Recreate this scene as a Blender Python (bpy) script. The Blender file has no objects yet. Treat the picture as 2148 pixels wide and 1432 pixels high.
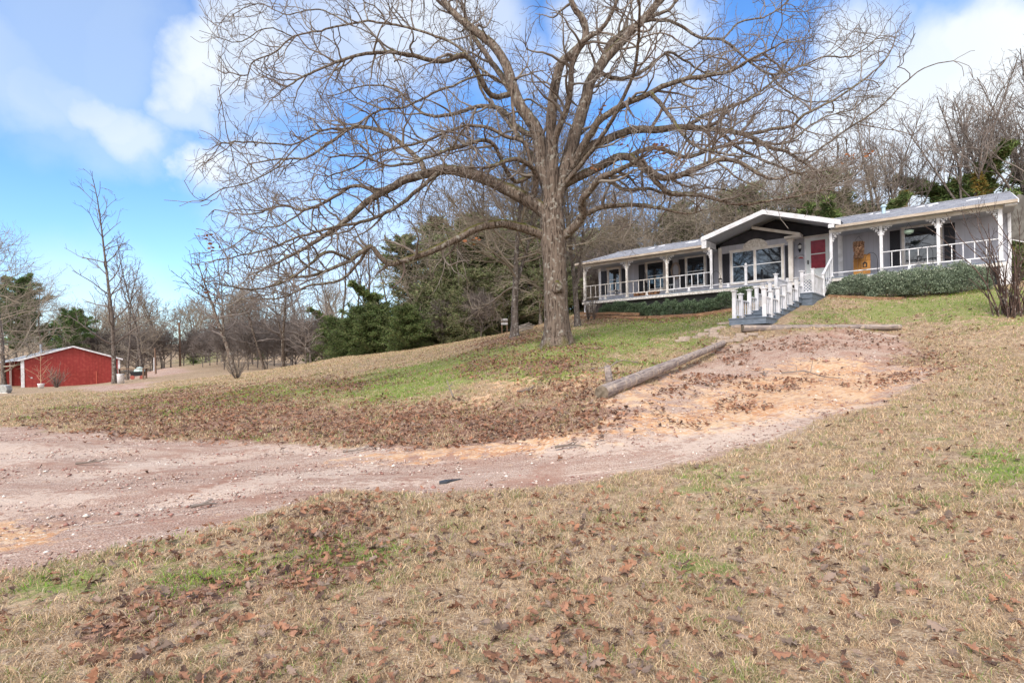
import bpy, math, random
import numpy as np
from mathutils import Vector
R = math.radians
sc = bpy.context.scene
COL = sc.collection
# ------------------------------------------------------------------ camera
EYE = 1.6
F, CX, HY, TH = 1195.0, 1074.0, 757.0, R(1.2)      # focal length in photo pixels, level line, roll
cd = bpy.data.cameras.new('camera'); cam = bpy.data.objects.new('camera', cd); COL.objects.link(cam)
cd.sensor_width = 36.0; cd.lens = F / 2148 * 36; cd.clip_start = 0.1; cd.clip_end = 3000
cd.shift_y = (HY - 716) / 2148
cam.location = (0, 0, EYE); cam.rotation_mode = 'XYZ'
from mathutils import Matrix
cam.rotation_euler = (Matrix.Rotation(R(90), 3, 'X') @ Matrix.Rotation(-TH, 3, 'Z')).to_euler()
sc.camera = cam
sc.view_settings.view_transform = 'Standard'; sc.view_settings.look = 'None'
sc.view_settings.exposure = 1.36; sc.view_settings.gamma = 1.0
sc.cycles.max_bounces = 5; sc.cycles.diffuse_bounces = 3; sc.cycles.glossy_bounces = 3
sc.cycles.transmission_bounces = 3; sc.cycles.transparent_max_bounces = 6
sc.cycles.caustics_reflective = False; sc.cycles.caustics_refractive = False

def ray(px, py):
    a = (px - CX) / F; b = (HY - py) / F
    return a*math.cos(TH) + b*math.sin(TH), -a*math.sin(TH) + b*math.cos(TH)
def at(px, py, Z):
    x, z = ray(px, py); return (x*Z, Z, z*Z + EYE)
def cdir(px, py):
    x, z = ray(px, py); return Vector((x, 1, z)).normalized()
# ------------------------------------------------------------------ sun and sky
SUN_EL, SUN_AZ = R(42), R(205)          # azimuth measured clockwise from +Y: behind the camera, a little left
ld = bpy.data.lights.new('sun', 'SUN'); sun = bpy.data.objects.new('sun', ld); COL.objects.link(sun)
ld.energy = 1.5; ld.angle = R(17); ld.color = (1.0, 0.95, 0.88)
sv = Vector((math.sin(SUN_AZ)*math.cos(SUN_EL), math.cos(SUN_AZ)*math.cos(SUN_EL), math.sin(SUN_EL)))
sun.rotation_euler = sv.to_track_quat('Z', 'Y').to_euler(); sun.location = (-20, -20, 40)
wd = bpy.data.worlds.new('World'); sc.world = wd; wd.use_nodes = True
nt = wd.node_tree; N = nt.nodes; L = nt.links
for n_ in list(N): N.remove(n_)
def nd(t, **k):
    n_ = N.new(t)
    for a, v in k.items(): setattr(n_, a, v)
    return n_
out = nd('ShaderNodeOutputWorld'); bg = nd('ShaderNodeBackground'); L.new(bg.outputs[0], out.inputs[0])
bg.inputs[1].default_value = 0.15
sky = nd('ShaderNodeTexSky', sky_type='NISHITA'); sky.sun_disc = False
sky.sun_elevation = SUN_EL; sky.sun_rotation = SUN_AZ; sky.air_density = 1.0; sky.dust_density = 0.6; sky.ozone_density = 2.0
hs = nd('ShaderNodeHueSaturation'); hs.inputs['Saturation'].default_value = 1.12; hs.inputs['Value'].default_value = 1.15
L.new(sky.outputs[0], hs.inputs['Color'])
tc = nd('ShaderNodeTexCoord')
sp0 = nd('ShaderNodeSeparateXYZ'); L.new(tc.outputs['Generated'], sp0.inputs[0])
el = nd('ShaderNodeMapRange'); L.new(sp0.outputs['Z'], el.inputs[0]); el.inputs[1].default_value = 0.0; el.inputs[2].default_value = .5
tint = nd('ShaderNodeMix', data_type='RGBA'); L.new(el.outputs[0], tint.inputs[0]); tint.inputs[6].default_value = (.52, .57, .62, 1); tint.inputs[7].default_value = (.38, .52, .65, 1)
tm = nd('ShaderNodeMix', data_type='RGBA', blend_type='MULTIPLY'); tm.inputs[0].default_value = 1; L.new(hs.outputs[0], tm.inputs[6]); L.new(tint.outputs[2], tm.inputs[7])
nz = nd('ShaderNodeTexNoise'); nz.inputs['Scale'].default_value = 3.2; nz.inputs['Detail'].default_value = 7; nz.inputs['Roughness'].default_value = 0.55
L.new(tc.outputs['Generated'], nz.inputs['Vector'])
v1 = nd('ShaderNodeVectorMath', operation='SUBTRACT'); L.new(nz.outputs['Color'], v1.inputs[0]); v1.inputs[1].default_value = (.5, .5, .5)
v2 = nd('ShaderNodeVectorMath', operation='SCALE'); L.new(v1.outputs[0], v2.inputs[0]); v2.inputs['Scale'].default_value = 0.27
v3 = nd('ShaderNodeVectorMath', operation='ADD'); L.new(tc.outputs['Generated'], v3.inputs[0]); L.new(v2.outputs[0], v3.inputs[1])
# cloud puffs: direction (from the photo), angular radius, density, greyness
PUFF = [(30, -20, .08, .3, .6), (170, 0, .11, .42, 1), (270, 40, .08, .45, 1), (60, 70, .06, .45, .2), (120, 110, .055, .55, .1), (170, 150, .05, .4, .3),
        (30, 40, .06, .5, 0), (75, 75, .06, .5, 0), (195, 120, .04, .6, 0), (235, 150, .04, .8, 0), (275, 185, .05, .75, 0), (305, 220, .05, .7, 0), (320, 250, .05, .4, .2), (250, 225, .06, .3, .3), (170, 190, .06, .22, .4),
        (410, 85, .03, .9, 0), (435, 100, .045, .95, 0), (470, 130, .05, .9, 0), (415, 145, .04, .85, 0), (430, 190, .04, .6, 0), (500, 60, .06, .75, 0), (560, 100, .08, .6, 0), (540, 190, .06, .5, 0), (640, 60, .08, .5, 0), (600, 200, .06, .35, 0),
        (395, 340, .03, 1, 0), (415, 320, .03, 1, 0), (450, 335, .035, .9, 0), (400, 370, .028, 1, 0), (392, 400, .025, .95, 0), (425, 420, .03, .5, 0), (500, 345, .06, .6, 0), (520, 440, .07, .45, 0), (600, 400, .07, .4, 0),
        (750, 40, .11, .55, 0), (860, 90, .10, .7, 0), (930, 30, .10, .8, 0), (1010, 60, .08, .6, 0), (1290, 60, .08, .95, 0), (1370, 20, .07, .8, 0), (1130, 130, .05, .35, 0),
        (1420, 150, .07, .4, 0), (1500, 250, .09, .5, 0), (1700, 160, .06, .5, 0), (1760, 80, .06, .85, 0), (1820, 60, .05, .5, 0), (1640, 230, .08, .6, 0), (1900, 30, .10, .25, .5),
        (1960, 115, .05, .95, 0), (2010, 85, .05, 1, 0), (2070, 70, .06, 1, 0), (2140, 40, .07, 1, 0), (2100, 150, .11, .97, 0), (1930, 190, .10, .95, 0), (2040, 230, .13, 1, 0),
        (1800, 290, .10, .9, 0), (1720, 340, .11, .85, 0), (1950, 330, .15, .9, 0), (2140, 330, .2, .9, 0), (1560, 380, .10, .6, 0),
        (620, 600, .10, .5, 0), (760, 560, .12, .5, 0), (900, 430, .10, .4, 0), (150, 640, .10, .3, 0), (1000, 560, .12, .5, 0)]
acc = None; gry = None
for (px, py, rad, den, g) in PUFF:
    dv = cdir(px, py)
    a = nd('ShaderNodeVectorMath', operation='DISTANCE'); L.new(v3.outputs[0], a.inputs[0]); a.inputs[1].default_value = dv
    m = nd('ShaderNodeMapRange', interpolation_type='SMOOTHSTEP'); L.new(a.outputs['Value'], m.inputs[0])
    m.inputs[1].default_value = rad*1.45; m.inputs[2].default_value = rad*.45; m.inputs[3].default_value = 0; m.inputs[4].default_value = den
    if acc is None: acc = m.outputs[0]
    else:
        x_ = nd('ShaderNodeMath', operation='MAXIMUM'); L.new(acc, x_.inputs[0]); L.new(m.outputs[0], x_.inputs[1]); acc = x_.outputs[0]
    if g:
        y_ = nd('ShaderNodeMath', operation='MULTIPLY'); L.new(m.outputs[0], y_.inputs[0]); y_.inputs[1].default_value = g
        if gry is None: gry = y_.outputs[0]
        else:
            x_ = nd('ShaderNodeMath', operation='MAXIMUM'); L.new(gry, x_.inputs[0]); L.new(y_.outputs[0], x_.inputs[1]); gry = x_.outputs[0]
# bright cloud added behind the camera, out of view, as soft fill light
sep = nd('ShaderNodeSeparateXYZ'); L.new(tc.outputs['Generated'], sep.inputs[0])
bk = nd('ShaderNodeMapRange', interpolation_type='SMOOTHSTEP'); L.new(sep.outputs['Y'], bk.inputs[0])
bk.inputs[1].default_value = .25; bk.inputs[2].default_value = -.2; bk.inputs[3].default_value = 0; bk.inputs[4].default_value = .95
bm_ = nd('ShaderNodeMapRange'); L.new(nz.outputs['Fac'], bm_.inputs[0]); bm_.inputs[1].default_value = .3; bm_.inputs[2].default_value = .5
bb = nd('ShaderNodeMath', operation='MULTIPLY'); L.new(bk.outputs[0], bb.inputs[0]); L.new(bm_.outputs[0], bb.inputs[1])
cc = nd('ShaderNodeMix', data_type='RGBA'); L.new(gry, cc.inputs[0]); cc.inputs[6].default_value = (2.6, 2.75, 2.9, 1); cc.inputs[7].default_value = (1.35, 1.85, 2.5, 1)
mx = nd('ShaderNodeMix', data_type='RGBA'); L.new(acc, mx.inputs[0]); L.new(tm.outputs[2], mx.inputs[6]); L.new(cc.outputs[2], mx.inputs[7])
my = nd('ShaderNodeMix', data_type='RGBA'); L.new(bb.outputs[0], my.inputs[0]); L.new(mx.outputs[2], my.inputs[6]); my.inputs[7].default_value = (5.2, 5.0, 4.8, 1)
L.new(my.outputs[2], bg.inputs[0])

# ------------------------------------------------------------------ helpers
def tag(o, label=None, cat=None, group=None, kind=None):
    if label: o['label'] = label
    if cat: o['category'] = cat
    if group: o['group'] = group
    if kind: o['kind'] = kind
    return o
def empty(name, loc=(0, 0, 0), rz=0.0, parent=None, **k):
    o = bpy.data.objects.new(name, None); COL.objects.link(o); o.location = loc; o.rotation_euler = (0, 0, rz)
    o.empty_display_size = .3
    if parent: o.parent = parent
    return tag(o, **k)
def raw(name, V, Fc, mat=None, parent=None, smooth=False, col=None, tri=None):
    """V (n,3) array; Fc: list of faces, or (m,k) int array"""
    me = bpy.data.meshes.new(name); V = np.asarray(V, dtype=np.float32)
    if isinstance(Fc, np.ndarray) and Fc.ndim == 2:
        k = Fc.shape[1]; m = len(Fc)
        me.vertices.add(len(V)); me.vertices.foreach_set('co', V.ravel())
        me.loops.add(m*k); me.loops.foreach_set('vertex_index', Fc.ravel().astype(np.int32))
        me.polygons.add(m); me.polygons.foreach_set('loop_start', np.arange(0, m*k, k, dtype=np.int32))
        try: me.polygons.foreach_set('loop_total', np.full(m, k, dtype=np.int32))
        except Exception: pass
        me.polygons.foreach_set('use_smooth', np.full(m, smooth))
        me.update(calc_edges=True)
    else:
        me.from_pydata([tuple(v) for v in V.tolist()], [], Fc)
        if smooth: me.polygons.foreach_set('use_smooth', np.full(len(me.polygons), True))
        me.update()
    if col is not None:
        a = me.color_attributes.new('Col', 'FLOAT_COLOR', 'POINT')
        c = np.ones((len(V), 4), np.float32); c[:, :3] = col; a.data.foreach_set('color', c.ravel())
    if mat: me.materials.append(mat)
    o = bpy.data.objects.new(name, me); COL.objects.link(o)
    if parent: o.parent = parent
    return o
class MB:
    def __init__(s): s.V = []; s.F = []
    def add(s, vs, fs):
        b = len(s.V); s.V += [tuple(v) for v in vs]; s.F += [tuple(b+i for i in f) for f in fs]; return s
    def box(s, x0, x1, y0, y1, z0, z1):
        return s.add([(x0,y0,z0),(x1,y0,z0),(x1,y1,z0),(x0,y1,z0),(x0,y0,z1),(x1,y0,z1),(x1,y1,z1),(x0,y1,z1)],
                     [(0,3,2,1),(4,5,6,7),(0,1,5,4),(1,2,6,5),(2,3,7,6),(3,0,4,7)])
    def prism(s, poly, y0, y1, ax='y'):
        """poly of (a,b) extruded; ax y: a=x,b=z"""
        n = len(poly)
        if ax == 'y': f = lambda a, b, c: (a, c, b)
        elif ax == 'z': f = lambda a, b, c: (a, b, c)
        else: f = lambda a, b, c: (c, a, b)
        vs = [f(a, b, y0) for a, b in poly] + [f(a, b, y1) for a, b in poly]
        return s.add(vs, [tuple(range(n)), tuple(range(2*n-1, n-1, -1))] + [(i, i+n, (i+1) % n+n, (i+1) % n) for i in range(n)])
    def bar(s, p, q, w, h):
        """box bar between p and q, width w sideways, h upwards"""
        p = Vector(p); q = Vector(q); d = (q-p).normalized(); u = d.cross(Vector((0, 0, 1)))
        if u.length < 1e-3: u = Vector((1, 0, 0))
        u.normalize(); v = u.cross(d); u = u*w/2; v = v*h/2
        vs = [p-u-v, p+u-v, p+u+v, p-u+v, q-u-v, q+u-v, q+u+v, q-u+v]
        return s.add(vs, [(0,3,2,1),(4,5,6,7),(0,1,5,4),(1,2,6,5),(2,3,7,6),(3,0,4,7)])
    def tube(s, pts, rad, k=8, cap=True):
        pts = [Vector(p) for p in pts]; n = len(pts)
        if not isinstance(rad, (list, tuple)): rad = [rad]*n
        vs = []
        for i, p in enumerate(pts):
            d = (pts[min(i+1, n-1)]-pts[max(i-1, 0)]).normalized(); ref = Vector((0, 0, 1)) if abs(d.z) < .9 else Vector((1, 0, 0))
            u = d.cross(ref).normalized(); v = d.cross(u)
            for j in range(k):
                a = 2*math.pi*j/k; vs.append(p+(u*math.cos(a)+v*math.sin(a))*rad[i])
        fs = [(i*k+j, i*k+(j+1) % k, (i+1)*k+(j+1) % k, (i+1)*k+j) for i in range(n-1) for j in range(k)]
        if cap: fs += [tuple(range(k-1, -1, -1)), tuple(range((n-1)*k, n*k))]
        return s.add(vs, fs)
    def lathe(s, prof, c=(0, 0, 0), k=14):
        vs = [(c[0]+r*math.cos(2*math.pi*j/k), c[1]+r*math.sin(2*math.pi*j/k), c[2]+z) for r, z in prof for j in range(k)]
        n = len(prof)
        fs = [(i*k+j, i*k+(j+1) % k, (i+1)*k+(j+1) % k, (i+1)*k+j) for i in range(n-1) for j in range(k)]
        fs += [tuple(range(k-1, -1, -1)), tuple(range((n-1)*k, n*k))]
        return s.add(vs, fs)
    def build(s, name, mat, parent=None, smooth=False, bevel=0):
        o = raw(name, s.V, s.F, mat, parent, smooth)
        if bevel:
            b = o.modifiers.new('b', 'BEVEL'); b.width = bevel; b.segments = 1; b.limit_method = 'ANGLE'
        return o
def copy_tree(o, loc=None, rz=None, scale=None, parent=None, **k):
    c = o.copy(); COL.objects.link(c)
    if parent: c.parent = parent
    for ch in o.children: copy_tree(ch, parent=c)
    if loc is not None: c.location = loc
    if rz is not None: c.rotation_euler = (0, 0, rz)
    if scale is not None: c.scale = (scale,)*3 if not isinstance(scale, tuple) else scale
    return tag(c, **k)

# numpy value noise (2-D, several octaves)
_rs = np.random.RandomState(5); _T = _rs.rand(256, 256)
def vnoise(x, y, scale=1.0, octv=3):
    x = np.asarray(x, float)*scale; y = np.asarray(y, float)*scale; r = 0; a = 1; t = 0
    for o_ in range(octv):
        xi = np.floor(x).astype(int); yi = np.floor(y).astype(int); fx = x-xi; fy = y-yi
        fx = fx*fx*(3-2*fx); fy = fy*fy*(3-2*fy); g = lambda i, j: _T[(xi+i+17*o_) % 256, (yi+j+31*o_) % 256]
        r = r + a*((g(0, 0)*(1-fx)+g(1, 0)*fx)*(1-fy)+(g(0, 1)*(1-fx)+g(1, 1)*fx)*fy); t += a; a *= .5; x = x*2.03; y = y*2.03
    return r/t

# ------------------------------------------------------------------ materials
def mat(name, c1, rough=.8, c2=None, nscale=4., c3=None, n3=30., bump=0., bscale=40., stretch=(1, 1, 1), metal=0., attr=False, groove=None, spec=.3, trans=0., coat=0.):
    m = bpy.data.materials.new(name); m.use_nodes = True; T = m.node_tree; nn = T.nodes; ll = T.links
    b = nn['Principled BSDF']; b.inputs['Roughness'].default_value = rough; b.inputs['Metallic'].default_value = metal
    b.inputs['Specular IOR Level'].default_value = spec
    if coat: b.inputs['Coat Weight'].default_value = coat
    t = nn.new('ShaderNodeTexCoord'); mp = nn.new('ShaderNodeMapping'); mp.inputs['Scale'].default_value = stretch; ll.new(t.outputs['Object'], mp.inputs[0])
    col = None
    if attr:
        a = nn.new('ShaderNodeAttribute'); a.attribute_name = 'Col'; col = a.outputs['Color']
    def noise(s, d=4):
        q = nn.new('ShaderNodeTexNoise'); q.inputs['Scale'].default_value = s; q.inputs['Detail'].default_value = d; ll.new(mp.outputs[0], q.inputs['Vector']); return q
    def mixin(cprev, c, fac_out, lo=.4, hi=.6):
        r = nn.new('ShaderNodeMapRange'); r.inputs[1].default_value = lo; r.inputs[2].default_value = hi; ll.new(fac_out, r.inputs[0])
        x = nn.new('ShaderNodeMix'); x.data_type = 'RGBA'; ll.new(r.outputs[0], x.inputs[0])
        if isinstance(cprev, tuple): x.inputs[6].default_value = (*cprev, 1)
        else: ll.new(cprev, x.inputs[6])
        x.inputs[7].default_value = (*c, 1); return x.outputs[2]
    cur = col if col is not None else c1
    if c2: cur = mixin(cur, c2, noise(nscale).outputs['Fac'])
    if c3: cur = mixin(cur, c3, noise(n3).outputs['Fac'], .5, .7)
    hgt = None
    if groove:
        ax, sp, wdt = groove
        s_ = nn.new('ShaderNodeSeparateXYZ'); ll.new(t.outputs['Object'], s_.inputs[0])
        q = nn.new('ShaderNodeMath'); q.operation = 'DIVIDE'; ll.new(s_.outputs[ax], q.inputs[0]); q.inputs[1].default_value = sp
        fr = nn.new('ShaderNodeMath'); fr.operation = 'FRACT'; ll.new(q.outputs[0], fr.inputs[0])
        cm = nn.new('ShaderNodeMath'); cm.operation = 'LESS_THAN'; ll.new(fr.outputs[0], cm.inputs[0]); cm.inputs[1].default_value = wdt
        x = nn.new('ShaderNodeMix'); x.data_type = 'RGBA'; ml = nn.new('ShaderNodeMath'); ml.operation = 'MULTIPLY'; ll.new(cm.outputs[0], ml.inputs[0]); ml.inputs[1].default_value = .28
        ll.new(ml.outputs[0], x.inputs[0])
        if isinstance(cur, tuple): x.inputs[6].default_value = (*cur, 1)
        else: ll.new(cur, x.inputs[6])
        x.inputs[7].default_value = (c1[0]*.3, c1[1]*.3, c1[2]*.3, 1); cur = x.outputs[2]
    if isinstance(cur, tuple): b.inputs['Base Color'].default_value = (*cur, 1)
    else: ll.new(cur, b.inputs['Base Color'])
    if bump:
        q = noise(bscale, 5); bp = nn.new('ShaderNodeBump'); bp.inputs['Strength'].default_value = bump; bp.inputs['Distance'].default_value = .02
        ll.new(q.outputs['Fac'], bp.inputs['Height']); ll.new(bp.outputs[0], b.inputs['Normal'])
    if trans:      # thin leaves let light through
        tr = nn.new('ShaderNodeBsdfTranslucent'); ms = nn.new('ShaderNodeMixShader'); ms.inputs[0].default_value = trans
        if isinstance(cur, tuple): tr.inputs[0].default_value = (*cur, 1)
        else: ll.new(cur, tr.inputs[0])
        ll.new(b.outputs[0], ms.inputs[1]); ll.new(tr.outputs[0], ms.inputs[2]); ll.new(ms.outputs[0], nn['Material Output'].inputs[0])
    return m
WHITE = mat('white_paint', (.78, .77, .80), .55, (.60, .59, .60), 3., bump=.15)
OLDWHITE = mat('weathered_white', (.74, .70, .66), .7, (.50, .45, .40), 9., bump=.2)
CREAM = mat('cream_trim', (.70, .65, .61), .6, (.60, .54, .49), 3.)
GUTTER = mat('gutter_tan', (.50, .42, .34), .6, (.36, .29, .23), 2., stretch=(1, 1, 6))
SIDING = mat('grey_siding', (.45, .45, .515), .7, (.39, .39, .44), 1.2, groove=('X', .2, .06), bump=.1, stretch=(3, 3, .6))
DARKSIDE = mat('charcoal_siding', (.030, .029, .036), .6, (.045, .04, .05), 2.)
SHUTTER = mat('shutter_paint', (.022, .022, .03), .5, groove=('Z', .05, .2))
DECK = mat('deck_grey_paint', (.12, .15, .19), .6, (.17, .20, .25), 5., bump=.2, stretch=(1, 1, 3))
SHINGLE = mat('roof_shingle', (.27, .28, .315), .9, (.19, .195, .225), 2.5, (.36, .36, .39), 25, bump=.6, bscale=14)
GLASS = mat('window_glass', (.012, .014, .018), .03, spec=.9, coat=.6)
REDPANE = mat('red_pane', (.22, .008, .022), .25, (.30, .018, .035), 5., spec=.35)
BLACKM = mat('black_metal', (.012, .012, .014), .45)
BARK = None
def bark(name, base, dark, pale, moss=0., lich=.5, vs=(1, 1, .22), sc_=9.):
    m = bpy.data.materials.new(name); m.use_nodes = True; T = m.node_tree; nn = T.nodes; ll = T.links
    b = nn['Principled BSDF']; b.inputs['Roughness'].default_value = .9; b.inputs['Specular IOR Level'].default_value = .15
    t = nn.new('ShaderNodeTexCoord'); mp = nn.new('ShaderNodeMapping'); mp.inputs['Scale'].default_value = vs; ll.new(t.outputs['Object'], mp.inputs[0])
    vo = nn.new('ShaderNodeTexNoise'); vo.inputs['Scale'].default_value = sc_; vo.inputs['Detail'].default_value = 6; vo.inputs['Roughness'].default_value = .65; vo.inputs['Distortion'].default_value = .6
    ll.new(mp.outputs[0], vo.inputs['Vector'])
    r = nn.new('ShaderNodeValToRGB'); r.color_ramp.elements[0].position = .37; r.color_ramp.elements[0].color = (*dark, 1)
    r.color_ramp.elements[1].position = .55; r.color_ramp.elements[1].color = (*base, 1); ll.new(vo.outputs['Fac'], r.inputs[0])
    cur = r.outputs[0]
    def ov(cur, c, s, lo, hi, up=False):
        q = nn.new('ShaderNodeTexNoise'); q.inputs['Scale'].default_value = s; q.inputs['Detail'].default_value = 5; ll.new(t.outputs['Object'], q.inputs['Vector'])
        mr = nn.new('ShaderNodeMapRange'); mr.inputs[1].default_value = lo; mr.inputs[2].default_value = hi; ll.new(q.outputs['Fac'], mr.inputs[0]); f = mr.outputs[0]
        if up:
            g = nn.new('ShaderNodeNewGeometry'); s2 = nn.new('ShaderNodeSeparateXYZ'); ll.new(g.outputs['Normal'], s2.inputs[0])
            mu = nn.new('ShaderNodeMapRange'); mu.inputs[1].default_value = .3; mu.inputs[2].default_value = .8; ll.new(s2.outputs['Z'], mu.inputs[0])
            mm = nn.new('ShaderNodeMath'); mm.operation = 'MULTIPLY'; ll.new(f, mm.inputs[0]); ll.new(mu.outputs[0], mm.inputs[1]); f = mm.outputs[0]
        x = nn.new('ShaderNodeMix'); x.data_type = 'RGBA'; ll.new(f, x.inputs[0]); ll.new(cur, x.inputs[6]); x.inputs[7].default_value = (*c, 1); return x.outputs[2]
    if lich: cur = ov(cur, pale, 7., .60-.1*lich, .68)
    if moss: cur = ov(cur, (.10, .095, .012), 1.6, .44, .54, True)
    ll.new(cur, b.inputs['Base Color'])
    bp = nn.new('ShaderNodeBump'); bp.inputs['Strength'].default_value = 1.; bp.inputs['Distance'].default_value = .07; ll.new(vo.outputs['Fac'], bp.inputs['Height']); ll.new(bp.outputs[0], b.inputs['Normal'])
    return m
OAKBARK = bark('oak_bark', (.185, .142, .114), (.035, .024, .018), (.29, .27, .235), moss=1.6, lich=.45, vs=(1, 1, .13), sc_=17.)
OAKTWIG = mat('oak_twig', (.125, .092, .075), .9, (.21, .18, .155), 1.3)
GREYBARK = bark('grey_bark', (.16, .13, .112), (.055, .043, .037), (.30, .28, .26), lich=.45)
GREYTWIG = mat('grey_twig', (.23, .19, .165), .9, (.15, .12, .105), .8)
BROWNTWIG = mat('brown_twig', (.135, .108, .095), .9, (.19, .16, .145), .8)
FINETWIG = mat('fine_twig', (.29, .24, .185), .9, (.21, .17, .13), .8)
EVER = mat('evergreen', (1, 1, 1), .75, attr=True, trans=.25, spec=.2)
LEAFM = mat('dead_leaf', (1, 1, 1), .75, attr=True, trans=.2, spec=.25)
GRASSM = mat('grass_blade', (1, 1, 1), .8, attr=True, trans=.3, spec=.15)

# ------------------------------------------------------------------ house frame (measured from the photo)
HA = np.array([4.79, 37.1]); HD = np.array([.7748, -.6322]); HN = np.array([.6322, .7748]); FLZ = EYE + 3.72
HRZ = math.atan2(-.6322, .7748)
def hxy(s, t): return HA + HD*s + HN*t
def hw(s, t, w):
    p = hxy(s, t); return (p[0], p[1], FLZ + w)

# ------------------------------------------------------------------ terrain
CT = [(0, 1432, 2.95), (1074, 1432, 2.83), (2148, 1432, 2.75), (540, 1432, 2.88), (1600, 1432, 2.78),
      (0, 1190, 4.7), (0, 1050, 6.9), (0, 900, 15.5), (0, 960, 10.3), (500, 1100, 5.5), (500, 940, 10.6), (1074, 1200, 4.25), (1600, 1200, 4.2), (2148, 1200, 3.9),
      (940, 1010, 7.3), (600, 1040, 6.6), (1200, 960, 7.9), (1400, 905, 8.9), (1250, 838, 10.5), (1515, 727, 19.), (1600, 800, 13.2), (1750, 760, 16.),
      (1850, 830, 11.2), (2148, 1000, 5.6), (2148, 900, 7.5), (2148, 800, 11.2), (2148, 740, 15.), (1560, 708, 19.6), (1890, 694, 20.5), (2110, 660, 19.5),
      (2148, 690, 17.6), (1170, 722, 20.), (1080, 707, 27.), (1210, 684, 30.5), (700, 780, 27.), (700, 850, 15.), (1000, 765, 19.6), (1000, 830, 13.3), (1100, 880, 10.6),
      (860, 738, 36.), (720, 750, 42.), (640, 764, 43.), (500, 790, 36.), (430, 768, 72.), (250, 804, 47.), (46, 813, 61.), (250, 799, 69.), (10, 808, 72.), (0, 835, 33.), (150, 870, 20.), (300, 850, 22.), (500, 830, 21.),
      (340, 772, 75.), (1000, 712, 37.), (1130, 690, 36.), (1240, 672, 34.5), (1540, 652, 30.), (1537, 681, 20.9), (1622, 680, 21.), (1700, 634, 24.8),
      (1400, 690, 24.), (1750, 622, 27.), (2050, 606, 24.2), (2000, 650, 20.5), (1760, 668, 21.5), (1320, 745, 17.5)]
CW = [(p[0], p[1], p[2]) for p in [at(*c) for c in CT]]
def hp(s, t, w): q = hxy(s, t); CW.append((q[0], q[1], FLZ+w))
hp(0, 0, -.75); hp(10, 0, -.85); hp(20.6, 0, -1.0); hp(0, 8, -.3); hp(10, 8, -.3); hp(22, 8, -.3); hp(0, 20, .3); hp(10, 25, .8); hp(24, 25, 1.5); hp(30, 4, 0.1)
CW += [(0, 0, 0), (0, -15, -.4), (-15, -8, -.5), (15, -8, .3), (20, 4, .9), (-30, 0, -.6), (30, 12, 3.), (-60, 30, -.8), (-90, 60, -.5), (-60, 100, 1.5), (-45, 160, 9.), (-120, 160, 4.),
       (20, 110, 7.), (60, 60, 9.), (0, 200, 12.), (90, 120, 13.), (60, -20, 3.), (-60, -40, -1.), (-20, 75, 1.), (-8, 60, 3.), (-30, 120, 5.)]
CW = np.array(CW)
def warp(x, y):
    r = np.sqrt(x*x+y*y)+1e-9; p = np.log(r/5+1); return x/r*p, y/r*p
_u, _v = warp(CW[:, 0], CW[:, 1])
def _k(r2): return np.where(r2 > 1e-12, .5*r2*np.log(r2+1e-12), 0)
n_ = len(CW); K = _k((_u[:, None]-_u)**2+(_v[:, None]-_v)**2) + np.eye(n_)*2e-3
P = np.c_[np.ones(n_), _u, _v]; A_ = np.block([[K, P], [P.T, np.zeros((3, 3))]])
_c = np.linalg.solve(A_, np.r_[CW[:, 2], 0, 0, 0])
def hgt(x, y):
    x = np.atleast_1d(np.asarray(x, float)); y = np.atleast_1d(np.asarray(y, float)); sh = x.shape; x = x.ravel(); y = y.ravel()
    o = np.empty(len(x))
    for i in range(0, len(x), 40000):
        u, v = warp(x[i:i+40000], y[i:i+40000]); o[i:i+40000] = _k((u[:, None]-_u)**2+(v[:, None]-_v)**2) @ _c[:n_] + _c[n_] + _c[n_+1]*u + _c[n_+2]*v
    d = np.hypot(x, y)
    o += (vnoise(x+50, y+70, .45, 3)-.5)*.10*np.clip(d/8, .4, 2) + (vnoise(x, y, 2.6, 2)-.5)*.03
    return o.reshape(sh)
def gz(x, y): return float(hgt(x, y)[0])
def hit(px, py):
    x, z = ray(px, py); Zs = np.r_[np.linspace(1.5, 40, 500), np.linspace(40.2, 220, 600)]
    d = (z*Zs+EYE) - hgt(x*Zs, Zs); k = np.where(d < 0)[0]
    Zh = Zs[k[0]] if len(k) else 220.
    if len(k) and k[0] > 0: a = d[k[0]-1]; b_ = d[k[0]]; Zh = Zs[k[0]-1]+(Zs[k[0]]-Zs[k[0]-1])*a/(a-b_)
    return (x*Zh, Zh)
def wpoly(pts): return np.array([hit(*p) for p in pts])
def sdist(x, y, poly):
    """signed distance, positive inside"""
    d = np.full(x.shape, 1e9); ins = np.zeros(x.shape, bool); n = len(poly)
    for i in range(n):
        ax, ay = poly[i]; bx, by = poly[(i+1) % n]; ex, ey = bx-ax, by-ay
        t = np.clip(((x-ax)*ex+(y-ay)*ey)/(ex*ex+ey*ey+1e-12), 0, 1); d = np.minimum(d, np.hypot(x-ax-t*ex, y-ay-t*ey))
        c = (ay > y) != (by > y); ins ^= c & (x < ax+(y-ay)*ex/(ey if abs(ey) > 1e-9 else 1e-9))
    return np.where(ins, d, -d)
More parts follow.
